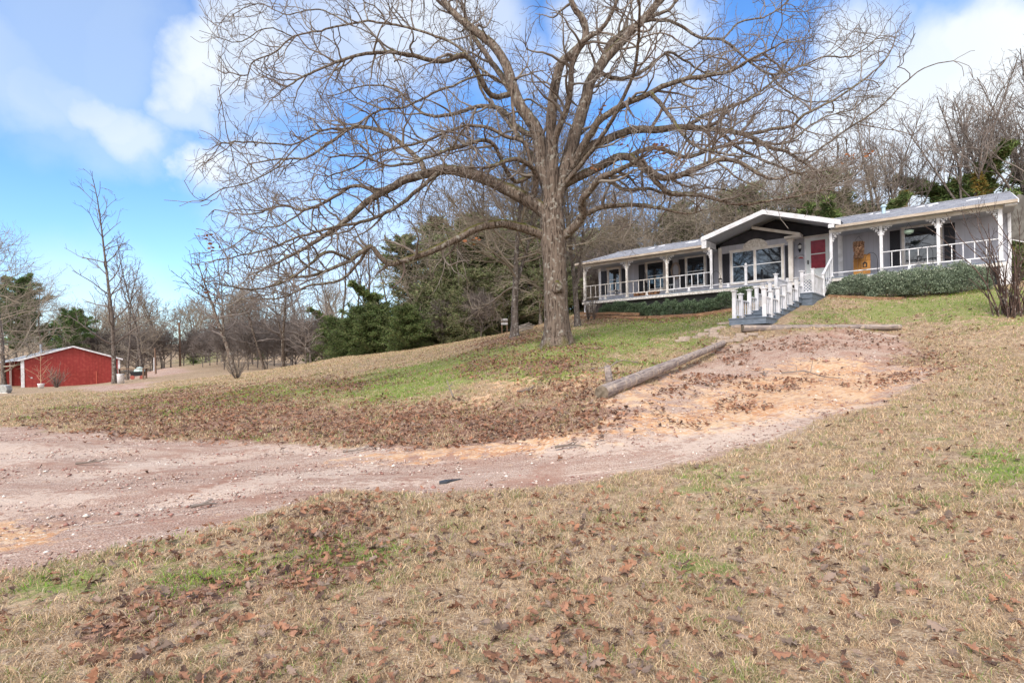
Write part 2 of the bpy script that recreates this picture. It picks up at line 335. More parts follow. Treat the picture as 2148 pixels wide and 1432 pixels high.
PO = dict(
 road=[[(0, 893), (120, 905), (300, 922), (500, 926), (700, 938), (900, 943), (1050, 926), (1200, 912), (1300, 893), (1265, 842), (1400, 785), (1530, 722), (1600, 704), (1890, 700), (1905, 720),
        (1890, 750), (1850, 762), (1960, 772), (1930, 800), (1830, 850), (1700, 892), (1560, 940), (1400, 982), (1250, 1010), (1100, 1023), (900, 1034), (730, 1030), (600, 1060), (430, 1108), (250, 1148), (100, 1180), (0, 1200), (-500, 1330), (-1200, 1300), (-1500, 1000), (-500, 895)],
       [(150, 812), (250, 806), (330, 800), (300, 815), (200, 822)], [(290, 778), (380, 772), (400, 780), (330, 790), (260, 797)]],
 leaf=[[(1580, 712), (1700, 704), (1860, 706), (1900, 730), (1840, 750), (1700, 745), (1600, 740), (1540, 765), (1480, 770), (1500, 745)], [(80, 872), (250, 835), (400, 812), (600, 812), (700, 845), (850, 855), (1000, 845), (1240, 838), (1330, 858), (1420, 800), (1500, 770), (1480, 800), (1390, 860), (1300, 890), (1200, 915), (1050, 930), (900, 940), (700, 934), (500, 924), (300, 915), (150, 900)],
       [(935, 778), (1000, 752), (1080, 735), (1180, 747), (1260, 760), (1285, 785), (1150, 786), (1020, 786)],
       [(600, 815), (560, 800), (700, 790), (820, 800), (700, 830)], [(1180, 728), (1230, 725), (1240, 738), (1190, 740)],
       [(1230, 830), (1300, 795), (1180, 800), (1060, 830), (1050, 845)],
       [(1430, 880), (1520, 835), (1620, 805), (1720, 785), (1730, 795), (1620, 830), (1520, 865), (1450, 892)], [(1380, 850), (1480, 800), (1600, 765), (1620, 775), (1500, 815), (1410, 855)], [(1780, 800), (1860, 780), (1940, 745), (1960, 770), (1880, 800), (1800, 815)],
       [(640, 1070), (740, 1045), (790, 1080), (740, 1130), (640, 1150), (600, 1110)], [(180, 1330), (260, 1250), (400, 1210), (520, 1190), (500, 1250), (380, 1300), (260, 1350)], [(560, 1215), (700, 1180), (760, 1200), (650, 1250)],
 [(1240, 680), (1250, 668), (1540, 640), (1540, 655), (1400, 672)], [(1000, 735), (1060, 700), (1130, 695), (1140, 715)]],
 green=[[(300, 868), (430, 830), (600, 800), (760, 800), (900, 812), (880, 832), (700, 842), (560, 845), (420, 858)], [(620, 835), (600, 815), (760, 785), (860, 765), (1000, 735), (1100, 718), (1300, 664), (1500, 646), (1545, 684), (1470, 705), (1400, 735), (1330, 775), (1280, 792), (1150, 800), (1000, 808), (850, 842), (750, 852)],
        [(1660, 682), (1745, 632), (1800, 620), (2000, 608), (2100, 605), (2400, 590), (2500, 640), (2148, 652), (2000, 652), (1900, 660), (1800, 672)],
        [(215, 1145), (280, 1118), (340, 1122), (300, 1150)], [(0, 1240), (80, 1190), (230, 1170), (250, 1210), (150, 1260), (0, 1280)], [(620, 1170), (700, 1160), (760, 1170), (700, 1182), (640, 1185)], [(1480, 985), (1540, 985), (1550, 1010), (1490, 1010)],
        [(330, 1210), (460, 1195), (480, 1230), (360, 1250)], [(1400, 1180), (1480, 1175), (1480, 1220), (1410, 1220)], [(2000, 985), (2148, 960), (2200, 1000), (2080, 1015)], [(60, 910), (90, 915), (110, 935), (40, 935)], [(170, 855), (330, 815), (420, 808), (300, 835), (150, 862)], [(400, 740), (470, 735), (450, 760), (380, 762)], [(480, 918), (550, 908), (550, 920), (480, 924)]],
 dirt=[[(1300, 893), (1400, 852), (1540, 800), (1680, 752), (1790, 752), (1830, 775), (1930, 770), (1900, 805), (1780, 850), (1640, 880), (1500, 905), (1380, 905)],
       [(-200, 1120), (0, 1098), (90, 1112), (100, 1135), (0, 1150), (-200, 1170)], [(1030, 802), (1090, 800), (1105, 820), (1050, 835)], [(1190, 795), (1260, 782), (1250, 805), (1190, 815)], [(980, 838), (1030, 830), (1020, 845), (985, 850)],
       [(700, 962), (900, 945), (1100, 925), (1240, 905), (1260, 915), (1100, 942), (900, 960)], [(1270, 845), (1400, 790), (1440, 790), (1360, 850)]],
 pale=[[(60, 998), (220, 985), (330, 962), (520, 948), (520, 956), (380, 975), (250, 996)], [(260, 1070), (480, 1010), (640, 985), (790, 970), (800, 980), (650, 1000), (480, 1035), (330, 1065)],
       [(1130, 942), (1290, 928), (1440, 905), (1460, 915), (1300, 945), (1150, 952)], [(700, 1005), (900, 1004), (940, 1012), (760, 1020)], [(550, 935), (780, 935), (760, 950), (600, 950)], [(-200, 930), (60, 930), (250, 940), (100, 960), (-200, 1000)],
       [(-200, 1060), (150, 1030), (200, 1040), (0, 1080)], [(1420, 930), (1700, 860), (1800, 850), (1620, 915), (1450, 950)]])
POW = {k: [wpoly(q) for q in v] for k, v in PO.items()}
def mask(kind, x, y, soft=.35, jit=.5):
    x = np.asarray(x, float); y = np.asarray(y, float); d = np.hypot(x, y)
    m = np.full(x.shape, -1e9)
    for q in POW[kind]: m = np.maximum(m, sdist(x, y, q))
    s = np.clip(d/9, .35, 3)
    m = m + (vnoise(x+9, y+3, .9, 3)-.5)*jit*2*s
    return np.clip(m/(soft*s)+.5, 0, 1)
def axis(segs):
    o = [segs[0][0]]
    for a, b, s0, s1 in segs:
        x = a
        while x < b-1e-6:
            f = (x-a)/(b-a); x += s0+(s1-s0)*f; o.append(min(x, b))
    return np.array(o)
gx = axis([(-420, -60, 14, 3), (-60, -16, 3, .35), (-16, -8, .35, .12), (-8, 14, .12, .12), (14, 26, .12, .4), (26, 70, .4, 3), (70, 420, 3, 14)])
gy = axis([(-60, -2, 4, .5), (-2, 2, .5, .12), (2, 14, .12, .12), (14, 34, .14, .3), (34, 70, .3, 1.2), (70, 420, 1.2, 14)])
X, Y = np.meshgrid(gx, gy); Zg = hgt(X, Y)
fade = np.clip((np.hypot(X, Y)-200)/150, 0, 1); Zg = Zg*(1-fade) + fade*14
xr, yr = X.ravel(), Y.ravel()
MR, MG, ML, MD, MP = [mask(k, xr, yr, s, j) for k, s, j in (('road', .5, .22), ('green', 1.6, 1.1), ('leaf', 1.5, .7), ('dirt', 1.1, .35), ('pale', .7, .2))]
Zg = Zg - .02*MR.reshape(Zg.shape)
# ruts follow the line of the drive
RL = wpoly([(-300, 1010), (200, 1030), (600, 990), (1000, 975), (1300, 940), (1550, 870), (1750, 800), (1860, 760)])
def alongroad(x, y):
    best = np.full(x.shape, 1e9); u = np.zeros(x.shape); v = np.zeros(x.shape); acc_ = 0
    for i in range(len(RL)-1):
        ax, ay = RL[i]; ex, ey = RL[i+1]-RL[i]; l = math.hypot(ex, ey); t = np.clip(((x-ax)*ex+(y-ay)*ey)/l**2, 0, 1)
        d = np.hypot(x-ax-t*ex, y-ay-t*ey); sg = np.sign((x-ax)*ey-(y-ay)*ex); b_ = d < best
        best = np.where(b_, d, best); u = np.where(b_, d*sg, u); v = np.where(b_, acc_+t*l, v); acc_ += l
    return u, v
ru, rv = alongroad(xr, yr)
Zg = Zg + (np.sin(ru*3.6+np.sin(rv*.5))*.012*MR).reshape(Zg.shape)
def build_ground():
    ny, nx = X.shape; idx = np.arange(nx*ny).reshape(ny, nx)
    fc = np.stack([idx[:-1, :-1], idx[:-1, 1:], idx[1:, 1:], idx[1:, :-1]], -1).reshape(-1, 4)
    VV = np.c_[xr, yr, Zg.ravel()]; A1 = np.c_[MR, MG, ML, np.ones_like(MR)].astype(np.float32); A2 = np.c_[MD, MP, np.zeros_like(MR), np.ones_like(MR)].astype(np.float32)
    A3 = np.c_[ru*2.2, rv*.22, np.zeros_like(ru)].astype(np.float32); onroad = MR[fc].mean(1) > .5; objs = []
    for nm_, sel in (('ground', ~onroad), ('driveway', onroad)):
        f2 = fc[sel]; us, inv = np.unique(f2.ravel(), return_inverse=True)
        o = raw(nm_, VV[us], inv.reshape(-1, 4), None, None, True); me = o.data; objs.append(o); o['kind'] = 'structure'
        for nm, arr in (('mA', A1), ('mB', A2)):
            a = me.color_attributes.new(nm, 'FLOAT_COLOR', 'POINT'); a.data.foreach_set('color', arr[us].ravel())
        a = me.attributes.new('ruv', 'FLOAT_VECTOR', 'POINT'); a.data.foreach_set('vector', A3[us].ravel())
    m = bpy.data.materials.new('ground_surface'); m.use_nodes = True; T = m.node_tree; nn = T.nodes; ll = T.links
    b = nn['Principled BSDF']; b.inputs['Roughness'].default_value = .95; b.inputs['Specular IOR Level'].default_value = .1
    t = nn.new('ShaderNodeTexCoord')
    def noise(s, d=5, vec=None, rough=.6):
        q = nn.new('ShaderNodeTexNoise'); q.inputs['Scale'].default_value = s; q.inputs['Detail'].default_value = d; q.inputs['Roughness'].default_value = rough
        ll.new(vec or t.outputs['Object'], q.inputs['Vector']); return q.outputs['Fac']
    def mr(x, lo, hi):
        r = nn.new('ShaderNodeMapRange'); r.inputs[1].default_value = lo; r.inputs[2].default_value = hi; ll.new(x, r.inputs[0]); return r.outputs[0]
    def math_(op, a, b_):
        q = nn.new('ShaderNodeMath'); q.operation = op
        for i, z in enumerate((a, b_)):
            if isinstance(z, (int, float)): q.inputs[i].default_value = z
            else: ll.new(z, q.inputs[i])
        return q.outputs[0]
    def mix(f, a, b_):
        x = nn.new('ShaderNodeMix'); x.data_type = 'RGBA'; ll.new(f, x.inputs[0])
        for i, z in ((6, a), (7, b_)):
            if isinstance(z, tuple): x.inputs[i].default_value = (*z, 1)
            else: ll.new(z, x.inputs[i])
        return x.outputs[2]
    def att(nm):
        a = nn.new('ShaderNodeAttribute'); a.attribute_name = nm; return a
    sa = nn.new('ShaderNodeSeparateColor'); ll.new(att('mA').outputs['Color'], sa.inputs[0])
    sb = nn.new('ShaderNodeSeparateColor'); ll.new(att('mB').outputs['Color'], sb.inputs[0])
    ruv = att('ruv').outputs['Vector']
    def edge(mk, s=3., amt=.8, lo=.35, hi=.65):
        return mr(math_('ADD', mk, math_('MULTIPLY', math_('SUBTRACT', noise(s, 6), .5), amt)), lo, hi)
    # dry grass base
    c = mix(mr(noise(.6), .35, .65), (.37, .26, .165), (.45, .33, .215))
    c = mix(mr(noise(9.), .40, .6), c, (.19, .12, .075))
    c = mix(mr(noise(60., 3), .5, .68), c, (.52, .41, .29))
    c = mix(mr(noise(2.2), .58, .72), c, (.20, .19, .09))
    g = mix(mr(noise(7.), .35, .6), (.16, .22, .055), (.25, .25, .10)); g = mix(mr(noise(30.), .5, .65), g, (.30, .22, .13))
    c = mix(edge(sa.outputs[1], 2.5, 3.), c, g)
    lf = mix(mr(noise(26., 3), .42, .58), (.17, .09, .06), (.34, .21, .155)); lf = mix(mr(noise(55., 2), .55, .65), lf, (.08, .045, .03))
    c = mix(edge(sa.outputs[2], 5., 2.6), c, lf)
    gr = mix(mr(noise(1., 7, ruv, .7), .4, .6), (.385, .25, .195), (.53, .41, .335))
    gr = mix(mr(noise(55., 3), .45, .62), gr, (.23, .13, .088))
    gr = mix(mr(noise(95., 2), .58, .66), gr, (.60, .50, .44))
    gr = mix(mr(noise(1.8, 8, ruv, .75), .55, .68), gr, (.60, .49, .40))
    gr = mix(mr(noise(1.1, 4), .5, .7), gr, (.32, .18, .13))
    c = mix(edge(sa.outputs[0], 6., 1.6), c, gr)
    di = mix(mr(noise(1.7, 6), .4, .6), (.50, .26, .13), (.60, .40, .245)); di = mix(mr(noise(14.), .5, .62), di, (.62, .48, .35)); di = mix(mr(noise(5.5, 8, ruv, .7), .52, .64), di, (.34, .20, .15))
    c = mix(edge(sb.outputs[0], 4., 2.6), c, di)
    c = mix(math_('MULTIPLY', edge(sb.outputs[1], 9., 3.), .55), c, (.62, .50, .41))
    ll.new(c, b.inputs['Base Color'])
    bp = nn.new('ShaderNodeBump'); bp.inputs['Strength'].default_value = .8; bp.inputs['Distance'].default_value = .03
    ll.new(math_('ADD', noise(45., 4), noise(12., 4)), bp.inputs['Height']); ll.new(bp.outputs[0], b.inputs['Normal'])
    for o in objs: o.data.materials.append(m)
build_ground()

# ------------------------------------------------------------------ branch machinery
def unit(v):
    l = math.sqrt(v[0]*v[0]+v[1]*v[1]+v[2]*v[2])+1e-12; return (v[0]/l, v[1]/l, v[2]/l)
def perp(rng, d):
    """random unit vector perpendicular to d"""
    while True:
        r = (rng.gauss(0, 1), rng.gauss(0, 1), rng.gauss(0, 1)); k = r[0]*d[0]+r[1]*d[1]+r[2]*d[2]
        q = (r[0]-k*d[0], r[1]-k*d[1], r[2]-k*d[2]); l = math.sqrt(q[0]**2+q[1]**2+q[2]**2)
        if l > .2: return (q[0]/l, q[1]/l, q[2]/l)
def walk(rng, p, d, L_, r0, r1, step, gn, up, per=.6):
    n = max(2, int(L_/step)); pts = [p]; rad = [r0]; x, y, z = p; dx, dy, dz = d
    bx = by = bz = 0.
    for i in range(n):
        bx = per*bx+rng.gauss(0, gn); by = per*by+rng.gauss(0, gn); bz = per*bz+rng.gauss(0, gn)
        dx, dy, dz = unit((dx+bx, dy+by, dz+bz+up)); x += dx*step; y += dy*step; z += dz*step
        pts.append((x, y, z)); rad.append(r0+(r1-r0)*((i+1)/n)**.8)
    return pts, rad
def sprout(rng, pts, rad, lev, P_, out, start=.15, frac_of=None):
    """side branches along a chain"""
    if lev >= len(P_): return
    q = P_[lev]; n = len(pts); 
    tot = sum(math.dist(pts[i], pts[i+1]) for i in range(n-1)); cnt = tot*(1-start)*q['den']; cnt = int(cnt)+(rng.random() < cnt-int(cnt))
    for _ in range(cnt):
        f = start+(1-start)*rng.random()**q.get('bias', .85); i = min(n-2, int(f*(n-1))); a = pts[i]; b = pts[i+1]; t = rng.random()
        p = (a[0]+(b[0]-a[0])*t, a[1]+(b[1]-a[1])*t, a[2]+(b[2]-a[2])*t); d = unit((b[0]-a[0], b[1]-a[1], b[2]-a[2]))
        s = perp(rng, d)
        if q.get('flat'):
            s = unit((s[0], s[1], s[2]*q['flat']))
        ang = R(rng.uniform(*q['ang'])); ca, sa = math.cos(ang), math.sin(ang)
        nd_ = unit((d[0]*ca+s[0]*sa, d[1]*ca+s[1]*sa, d[2]*ca+s[2]*sa+q.get('lift', 0)))
        L_ = q['len']*rng.uniform(.45, 1.25)*(1-q.get('taper', .35)*f); r = min(rad[i]*.72, q['r']*rng.uniform(.7, 1.2))
        c, cr = walk(rng, p, nd_, L_, r, q['r1'], q['step'], q['gn'], q.get('up', 0), q.get('per', .6))
        if P_[0].get('prune') and P_[0]['prune'](c, rng): continue
        out[lev].append((c, cr)); sprout(rng, c, cr, lev+1, P_, out, .12)
    # the tip carries on as a fork of its own
def mesh_chains(chains, k=4):
    Vs = []; Fs = []; base = 0
    ang = np.arange(k)*2*math.pi/k; ca, sa = np.cos(ang), np.sin(ang)
    PP = []; TT = []; RR = []; st = []; n0 = 0; rf = []
    for c, r in chains:
        p = np.array(c); t = np.empty_like(p); t[1:-1] = p[2:]-p[:-2]; t[0] = p[1]-p[0]; t[-1] = p[-1]-p[-2]
        PP.append(p); TT.append(t); RR.append(r); st.append((n0, len(p))); n0 += len(p)
        m = p[-1]-p[0]; a = np.abs(m); e = np.zeros(3); e[int(a.argmin())] = 1; rf.append(np.repeat(e[None], len(p), 0))
    p = np.concatenate(PP); t = np.concatenate(TT); r = np.concatenate([np.array(x) for x in RR]); ref = np.concatenate(rf)
    t /= np.linalg.norm(t, axis=1, keepdims=True)+1e-9; u = np.cross(t, ref); u /= np.linalg.norm(u, axis=1, keepdims=True)+1e-9; v = np.cross(t, u)
    V = p[:, None, :] + r[:, None, None]*(u[:, None, :]*ca[None, :, None]+v[:, None, :]*sa[None, :, None])
    ii = np.concatenate([np.arange(a, a+l-1) for a, l in st]); j = np.arange(k); j2 = (j+1) % k
    Fq = np.stack([ii[:, None]*k+j, ii[:, None]*k+j2, (ii[:, None]+1)*k+j2, (ii[:, None]+1)*k+j], -1).reshape(-1, 4)
    return V.reshape(-1, 3), Fq
def chain_obj(name, sets, material, parent):
    """sets: list of (chains, sides)"""
    Vs = []; Fs = []; b = 0
    for ch, k in sets:
        if not ch: continue
        v, f = mesh_chains(ch, k); Vs.append(v); Fs.append(f+b); b += len(v)
    return raw(name, np.concatenate(Vs), np.concatenate(Fs), material, parent, True)
def smooth_line(pts, rads, step, rng=None, jit=0.):
    """Catmull-Rom resampling of a 3-D polyline, with a little gnarl"""
    P_ = [np.array(p, float) for p in pts]; P_ = [2*P_[0]-P_[1]]+P_+[2*P_[-1]-P_[-2]]; o = []; r = []
    for i in range(1, len(P_)-2):
        n = max(1, int(np.linalg.norm(P_[i+1]-P_[i])/step))
        for k in range(n):
            t = k/n; a, b, c, d = P_[i-1:i+3]
            o.append(.5*((2*b)+(-a+c)*t+(2*a-5*b+4*c-d)*t*t+(-a+3*b-3*c+d)*t**3)); r.append(rads[i-1]+(rads[i]-rads[i-1])*t)
    o.append(P_[-2]); r.append(rads[-1])
    if jit:
        w = np.zeros(3)
        for i in range(1, len(o)-1):
            w = .7*w+np.array([rng.gauss(0, jit) for _ in range(3)]); o[i] = o[i]+w*min(1, 2.5*(r[i]+.03)/.1)
    return [tuple(x) for x in o], r

# ------------------------------------------------------------------ the big oak
OAKZ = 20.0
LIMBS = [  # pixels along the limb in the photo, depth change at the tip (m), radius at start and end
 ([(1150, 505), (1138, 494), (1108, 481), (1071, 472), (1042, 470), (995, 481), (964, 498), (920, 520), (876, 539), (838, 552), (813, 555), (797, 542), (775, 517), (735, 545), (700, 562), (655, 578), (610, 580)], -3.0, .17, .03),
 ([(1152, 460), (1134, 439), (1105, 420), (1061, 395), (1008, 372), (961, 358), (926, 357), (888, 366), (851, 376), (826, 391), (788, 413), (756, 435), (731, 457), (690, 490), (650, 515), (590, 545), (540, 570)], 1.5, .25, .03),
 ([(1140, 385), (1124, 366), (1108, 347), (1086, 336), (1065, 335), (1042, 344), (1010, 352)], -2.5, .10, .04),
 ([(1135, 330), (1100, 300), (1060, 288), (1030, 271), (985, 266), (940, 275), (900, 292), (850, 305), (790, 320), (740, 350), (690, 370)], -2, .12, .02),
 ([(1100, 235), (1070, 190), (1034, 164), (1002, 137), (955, 94), (904, 74), (858, 59), (783, 45), (732, 51), (674, 66), (615, 78), (576, 110), (529, 133), (521, 158), (480, 152)], 1.5, .15, .02),
 ([(1060, 150), (1022, 158), (980, 164), (947, 180), (905, 196), (853, 223), (791, 235), (740, 268), (681, 272), (635, 297), (576, 302), (510, 296), (465, 300)], -4.5, .12, .018),
 ([(890, 366), (885, 344), (850, 309), (811, 281), (771, 270), (736, 270), (690, 300), (640, 330), (580, 335), (520, 345)], 3, .10, .02),
 ([(826, 391), (790, 400), (740, 390), (690, 420), (640, 440), (590, 432), (520, 450), (450, 440)], 3, .08, .018),
 ([(735, 545), (690, 530), (650, 555), (600, 590), (540, 605), (480, 600)], -4, .06, .015),
 ([(1159, 440), (1152, 400), (1138, 349), (1128, 279), (1100, 237), (1079, 195), (1065, 150), (1051, 119), (1020, 84), (971, 46), (930, 0), (900, -60), (870, -130)], 1, .28, .05),
 ([(1160, 430), (1159, 380), (1159, 314), (1158, 244), (1166, 175), (1177, 133), (1194, 119), (1226, 84), (1222, 45), (1201, 10), (1195, -60), (1210, -150)], -1.5, .24, .04),
 ([(1165, 430), (1173, 400), (1187, 349), (1208, 279), (1229, 209), (1240, 168), (1271, 122), (1310, 77), (1351, 38), (1379, 7), (1420, -50), (1450, -120)], .5, .26, .08),
 ([(1159, 330), (1170, 279), (1191, 227), (1201, 175), (1200, 140), (1225, 90), (1262, 60), (1290, 10), (1310, -60)], -3, .12, .04),
 ([(1240, 180), (1262, 125), (1285, 85), (1340, 50), (1400, 20), (1450, -30)], 2.5, .12, .04),
 ([(1100, 237), (1045, 150), (1002, 90), (967, 45), (928, 10), (880, -40), (820, -90)], 4, .13, .03),
 ([(1185, 375), (1200, 350), (1229, 313), (1272, 293), (1319, 274), (1374, 270), (1436, 266), (1503, 274), (1561, 282), (1608, 309), (1648, 317), (1687, 340), (1730, 370)], -1.5, .17, .03),
 ([(1185, 395), (1215, 370), (1256, 350), (1288, 332), (1319, 329), (1350, 352), (1389, 375), (1425, 368), (1464, 352), (1511, 334), (1554, 340), (1589, 364), (1628, 375), (1670, 362)], -4, .16, .025),
 ([(1172, 500), (1190, 488), (1213, 469), (1225, 446), (1221, 424), (1235, 400), (1264, 372), (1300, 355), (1345, 330)], -3, .17, .05),
 ([(1222, 452), (1264, 434), (1319, 430), (1374, 434), (1413, 444), (1440, 448), (1475, 440)], -2.0, .10, .02),
 ([(1200, 345), (1220, 310), (1240, 280), (1264, 250), (1319, 215), (1366, 196), (1389, 184), (1444, 164), (1522, 152), (1580, 120), (1640, 90)], -3.5, .14, .02),
 ([(1345, 48), (1375, 40), (1405, 43), (1436, 59), (1468, 82), (1515, 86), (1561, 121), (1616, 156), (1667, 145), (1726, 121), (1790, 117), (1845, 75)], 0, .11, .018),
 ([(1515, 86), (1550, 48), (1608, 35), (1648, 8), (1690, -30)], 1.5, .05, .018),
 ([(1540, 280), (1569, 282), (1620, 270), (1663, 262), (1687, 241), (1756, 205), (1817, 163), (1862, 117), (1880, 70)], 1, .07, .015),
 ([(1687, 340), (1741, 296), (1787, 265), (1847, 226), (1892, 181), (1937, 145), (2000, 128)], -1.5, .05, .012),
 ([(1616, 156), (1650, 190), (1700, 215), (1760, 210), (1830, 200)], 3, .045, .014),
 ([(1436, 266), (1480, 240), (1530, 225), (1600, 190), (1650, 130), (1700, 60)], 3.5, .07, .014),
 ([(1500, 335), (1550, 375), (1600, 395), (1630, 425)], -1, .035, .010),
 ([(1366, 196), (1400, 240), (1450, 300), (1500, 320), (1580, 330)], -6, .07, .015),
 ([(1255, 150), (1300, 165), (1350, 150), (1400, 110), (1440, 130), (1500, 170), (1560, 200)], 4, .08, .015),
 ([(1128, 290), (1090, 270), (1050, 230), (1000, 225), (950, 240), (890, 240), (830, 190), (770, 180), (700, 200)], 4.5, .10, .018),
 ([(1079, 195), (1030, 200), (980, 120), (930, 130), (870, 120), (800, 110), (740, 120), (660, 150), (590, 190)], -5.5, .10, .018),
 ([(926, 357), (880, 395), (820, 440), (750, 470), (690, 480), (610, 505), (530, 530), (455, 545)], -3, .075, .016),
 ([(775, 520), (720, 585), (650, 600), (590, 625), (520, 628), (470, 640)], 1.5, .05, .014),
 ([(640, 440), (590, 470), (540, 480), (480, 520), (440, 530)], 2, .035, .012),
 ([(635, 297), (580, 350), (520, 385), (460, 400), (430, 420)], -1, .04, .012),
 ([(732, 51), (670, 20), (600, 30), (540, 10), (490, 30)], 2, .05, .014),
 ([(615, 78), (560, 60), (500, 90), (460, 80)], -2, .035, .012),
 ([(1350, 352), (1400, 400), (1470, 410), (1560, 428), (1650, 415), (1740, 395)], -1.5, .085, .018),
 ([(1503, 274), (1560, 318), (1640, 352), (1720, 372), (1800, 350)], 2.5, .06, .014),
 ([(1319, 329), (1370, 310), (1440, 330), (1500, 310), (1570, 300), (1650, 300), (1720, 250), (1790, 230)], 3, .08, .016),
 ([(1264, 372), (1310, 400), (1360, 395), (1420, 410), (1490, 395), (1560, 410)], 3, .07, .016),
 ([(1130, 350), (1080, 380), (1030, 300), (960, 310), (900, 330), (830, 350), (760, 330), (690, 330)], -6.5, .08, .015),
 ([(1175, 400), (1230, 330), (1290, 240), (1330, 140), (1340, 20), (1330, -80)], -6, .085, .02),
 ([(1155, 410), (1120, 330), (1060, 250), (1010, 190), (990, 100), (970, 10)], 6, .09, .025),
]
def build_oak():
    rng = random.Random(11); bx, by, bz = at(1170, 724, OAKZ); bz = gz(bx, by)
    root = empty('oak_tree', (bx, by, bz), label='huge spreading bare oak with mossy limbs and a burl on its thick trunk', cat='tree')
    # trunk with root flare
    tp = [(1169, 730, .74), (1169, 718, .60), (1168, 700, .48), (1167, 670, .43), (1165, 630, .41), (1164, 590, .405), (1162, 550, .41), (1161, 520, .43), (1160, 490, .44), (1159, 460, .42), (1158, 435, .37), (1158, 415, .30)]
    P3 = [at(x, y, OAKZ) for x, y, r in tp]; pts, rad = smooth_line(P3, [r for *_, r in tp], .12)
    k = 40; V = []; n = len(pts)
    for i, (p, r) in enumerate(zip(pts, rad)):
        h = p[2]-pts[0][2]; fl = max(0, 1-h/1.1)
        for j in range(k):
            a = 2*math.pi*j/k
            q = r*(1+.17*fl*math.sin(a*5+1)+.04*math.sin(a*3+h*.8)+.05*(vnoise(np.array([math.cos(a)*2.2+h*.25+7]), np.array([math.sin(a)*2.2+3]), 2.2, 3)[0]-.5)*2 + .035*math.sin(a*17+2*math.sin(h*2.1+a*2)))
            V.append((p[0]+math.cos(a)*q-bx, p[1]+math.sin(a)*q-by, p[2]-bz-.06))
    fs = np.array([(i*k+j, i*k+(j+1) % k, (i+1)*k+(j+1) % k, (i+1)*k+j) for i in range(n-1) for j in range(k)])
    tr = raw('trunk', V, fs, OAKBARK, root, True)
    # burl: a ringed bulge facing the drive
    b = MB(); c = at(1169, 603, OAKZ-.40); prof = []
    for i in range(9):
        for j in range(14):
            th = math.pi*i/8; ph = 2*math.pi*j/14; rr = .17*(1+.18*math.sin(3*ph+th*2))*(1-.25*math.exp(-((th-.0)*2.2)**2))
            prof.append((c[0]-bx+rr*math.sin(th)*math.cos(ph)*1.05, c[1]-by-rr*math.cos(th)*1.0, c[2]-bz+rr*math.sin(th)*math.sin(ph)*1.35))
    b.add(prof, [(i*14+j, i*14+(j+1) % 14, (i+1)*14+(j+1) % 14, (i+1)*14+j) for i in range(8) for j in range(14)]).build('burl', OAKBARK, tr, True)
    limbs = []; lv = [[], [], [], []]
    PR = [dict(den=2.4, bias=.62, ang=(35, 80), len=2.6, r=.054, r1=.010, step=.17, gn=.20, per=.1, up=.012, lift=.12, taper=.35),
          dict(den=2.9, ang=(30, 75), len=1.4, r=.020, r1=.007, step=.13, gn=.20, per=.15, up=.02, lift=.08),
          dict(den=3.8, ang=(25, 70), len=.62, r=.0085, r1=.005, step=.10, gn=.18, per=.2, up=.03, lift=.1),
          dict(den=2.0, ang=(25, 60), len=.26, r=.0055, r1=.0045, step=.09, gn=.12, up=.05)]
    def prune(c, g):      # keeps the boughs clear of the house front
        q = c[-1]; px_ = CX+F*q[0]/q[1]; py_ = HY-F*(q[2]-EYE)/q[1]
        return (px_ > 1400 and py_ > 440-.02*(px_-1400) and g.random() < .93) or px_ < 425+40*math.sin(q[2]*1.7) or (px_ < 900 and py_ > 640) or px_ > 1935
    PR[0]['prune'] = prune
    for px, dz, r0, r1 in LIMBS:
        m = len(px); cum = [0]
        for i in range(m-1): cum.append(cum[-1]+math.dist(px[i], px[i+1]))
        # limbs leave the trunk at its own depth and drift away from or towards the drive
        P3 = [at(x, y, OAKZ+dz*(cum[i]/cum[-1])**1.1) for i, (x, y) in enumerate(px)]
        if px[0][1] < 400 or px[0][0] < 1100 or px[0][0] > 1250:      # grows out of another limb: start on its centre line
            b_ = min(anchors, key=lambda t_: (t_[0]-px[0][0])**2+(t_[1]-px[0][1])**2); off = b_[2]-OAKZ
            P3 = [tuple(b_[3])]+[at(x, y, OAKZ+off+dz*(cum[i+1]/cum[-1])) for i, (x, y) in enumerate(px[1:])]; r0 = min(r0, b_[4]*.8)
        rr = [1.03*(r0+(r1-r0)*(cum[i]/cum[-1])**.98) for i in range(m)]
        pts, rad = smooth_line(P3, rr, .16, rng, .012)
        for q, r_ in zip(pts, rad):
            ax_, az_ = q[0]/q[1], (q[2]-EYE)/q[1]; anchors.append((CX+F*(ax_*math.cos(TH)-az_*math.sin(TH)), HY-F*(ax_*math.sin(TH)+az_*math.cos(TH)), q[1], q, r_))
        limbs.append((pts, rad)); sprout(rng, pts, rad, 0, PR, lv, .16)
        e = pts[-1]; d = unit([pts[-1][i]-pts[-3][i] for i in range(3)])
        for _ in range(3):
            s = perp(rng, d); c, cr = walk(rng, e, unit([d[i]+s[i]*.5 for i in range(3)]), rng.uniform(.7, 1.4), r1*.8, .007, .15, .2, .01, .1); lv[0].append((c, cr)); sprout(rng, c, cr, 1, PR, lv, .05)
    sh = lambda L_: [([(p[0]-bx, p[1]-by, p[2]-bz) for p in c], r) for c, r in L_]
    chain_obj('limbs', [(sh(limbs), 12)], OAKBARK, tr)
    cr_ = chain_obj('crown', [(sh(lv[0]), 6), (sh(lv[1]), 4), (sh(lv[2]), 3), (sh(lv[3]), 3)], OAKTWIG, root)
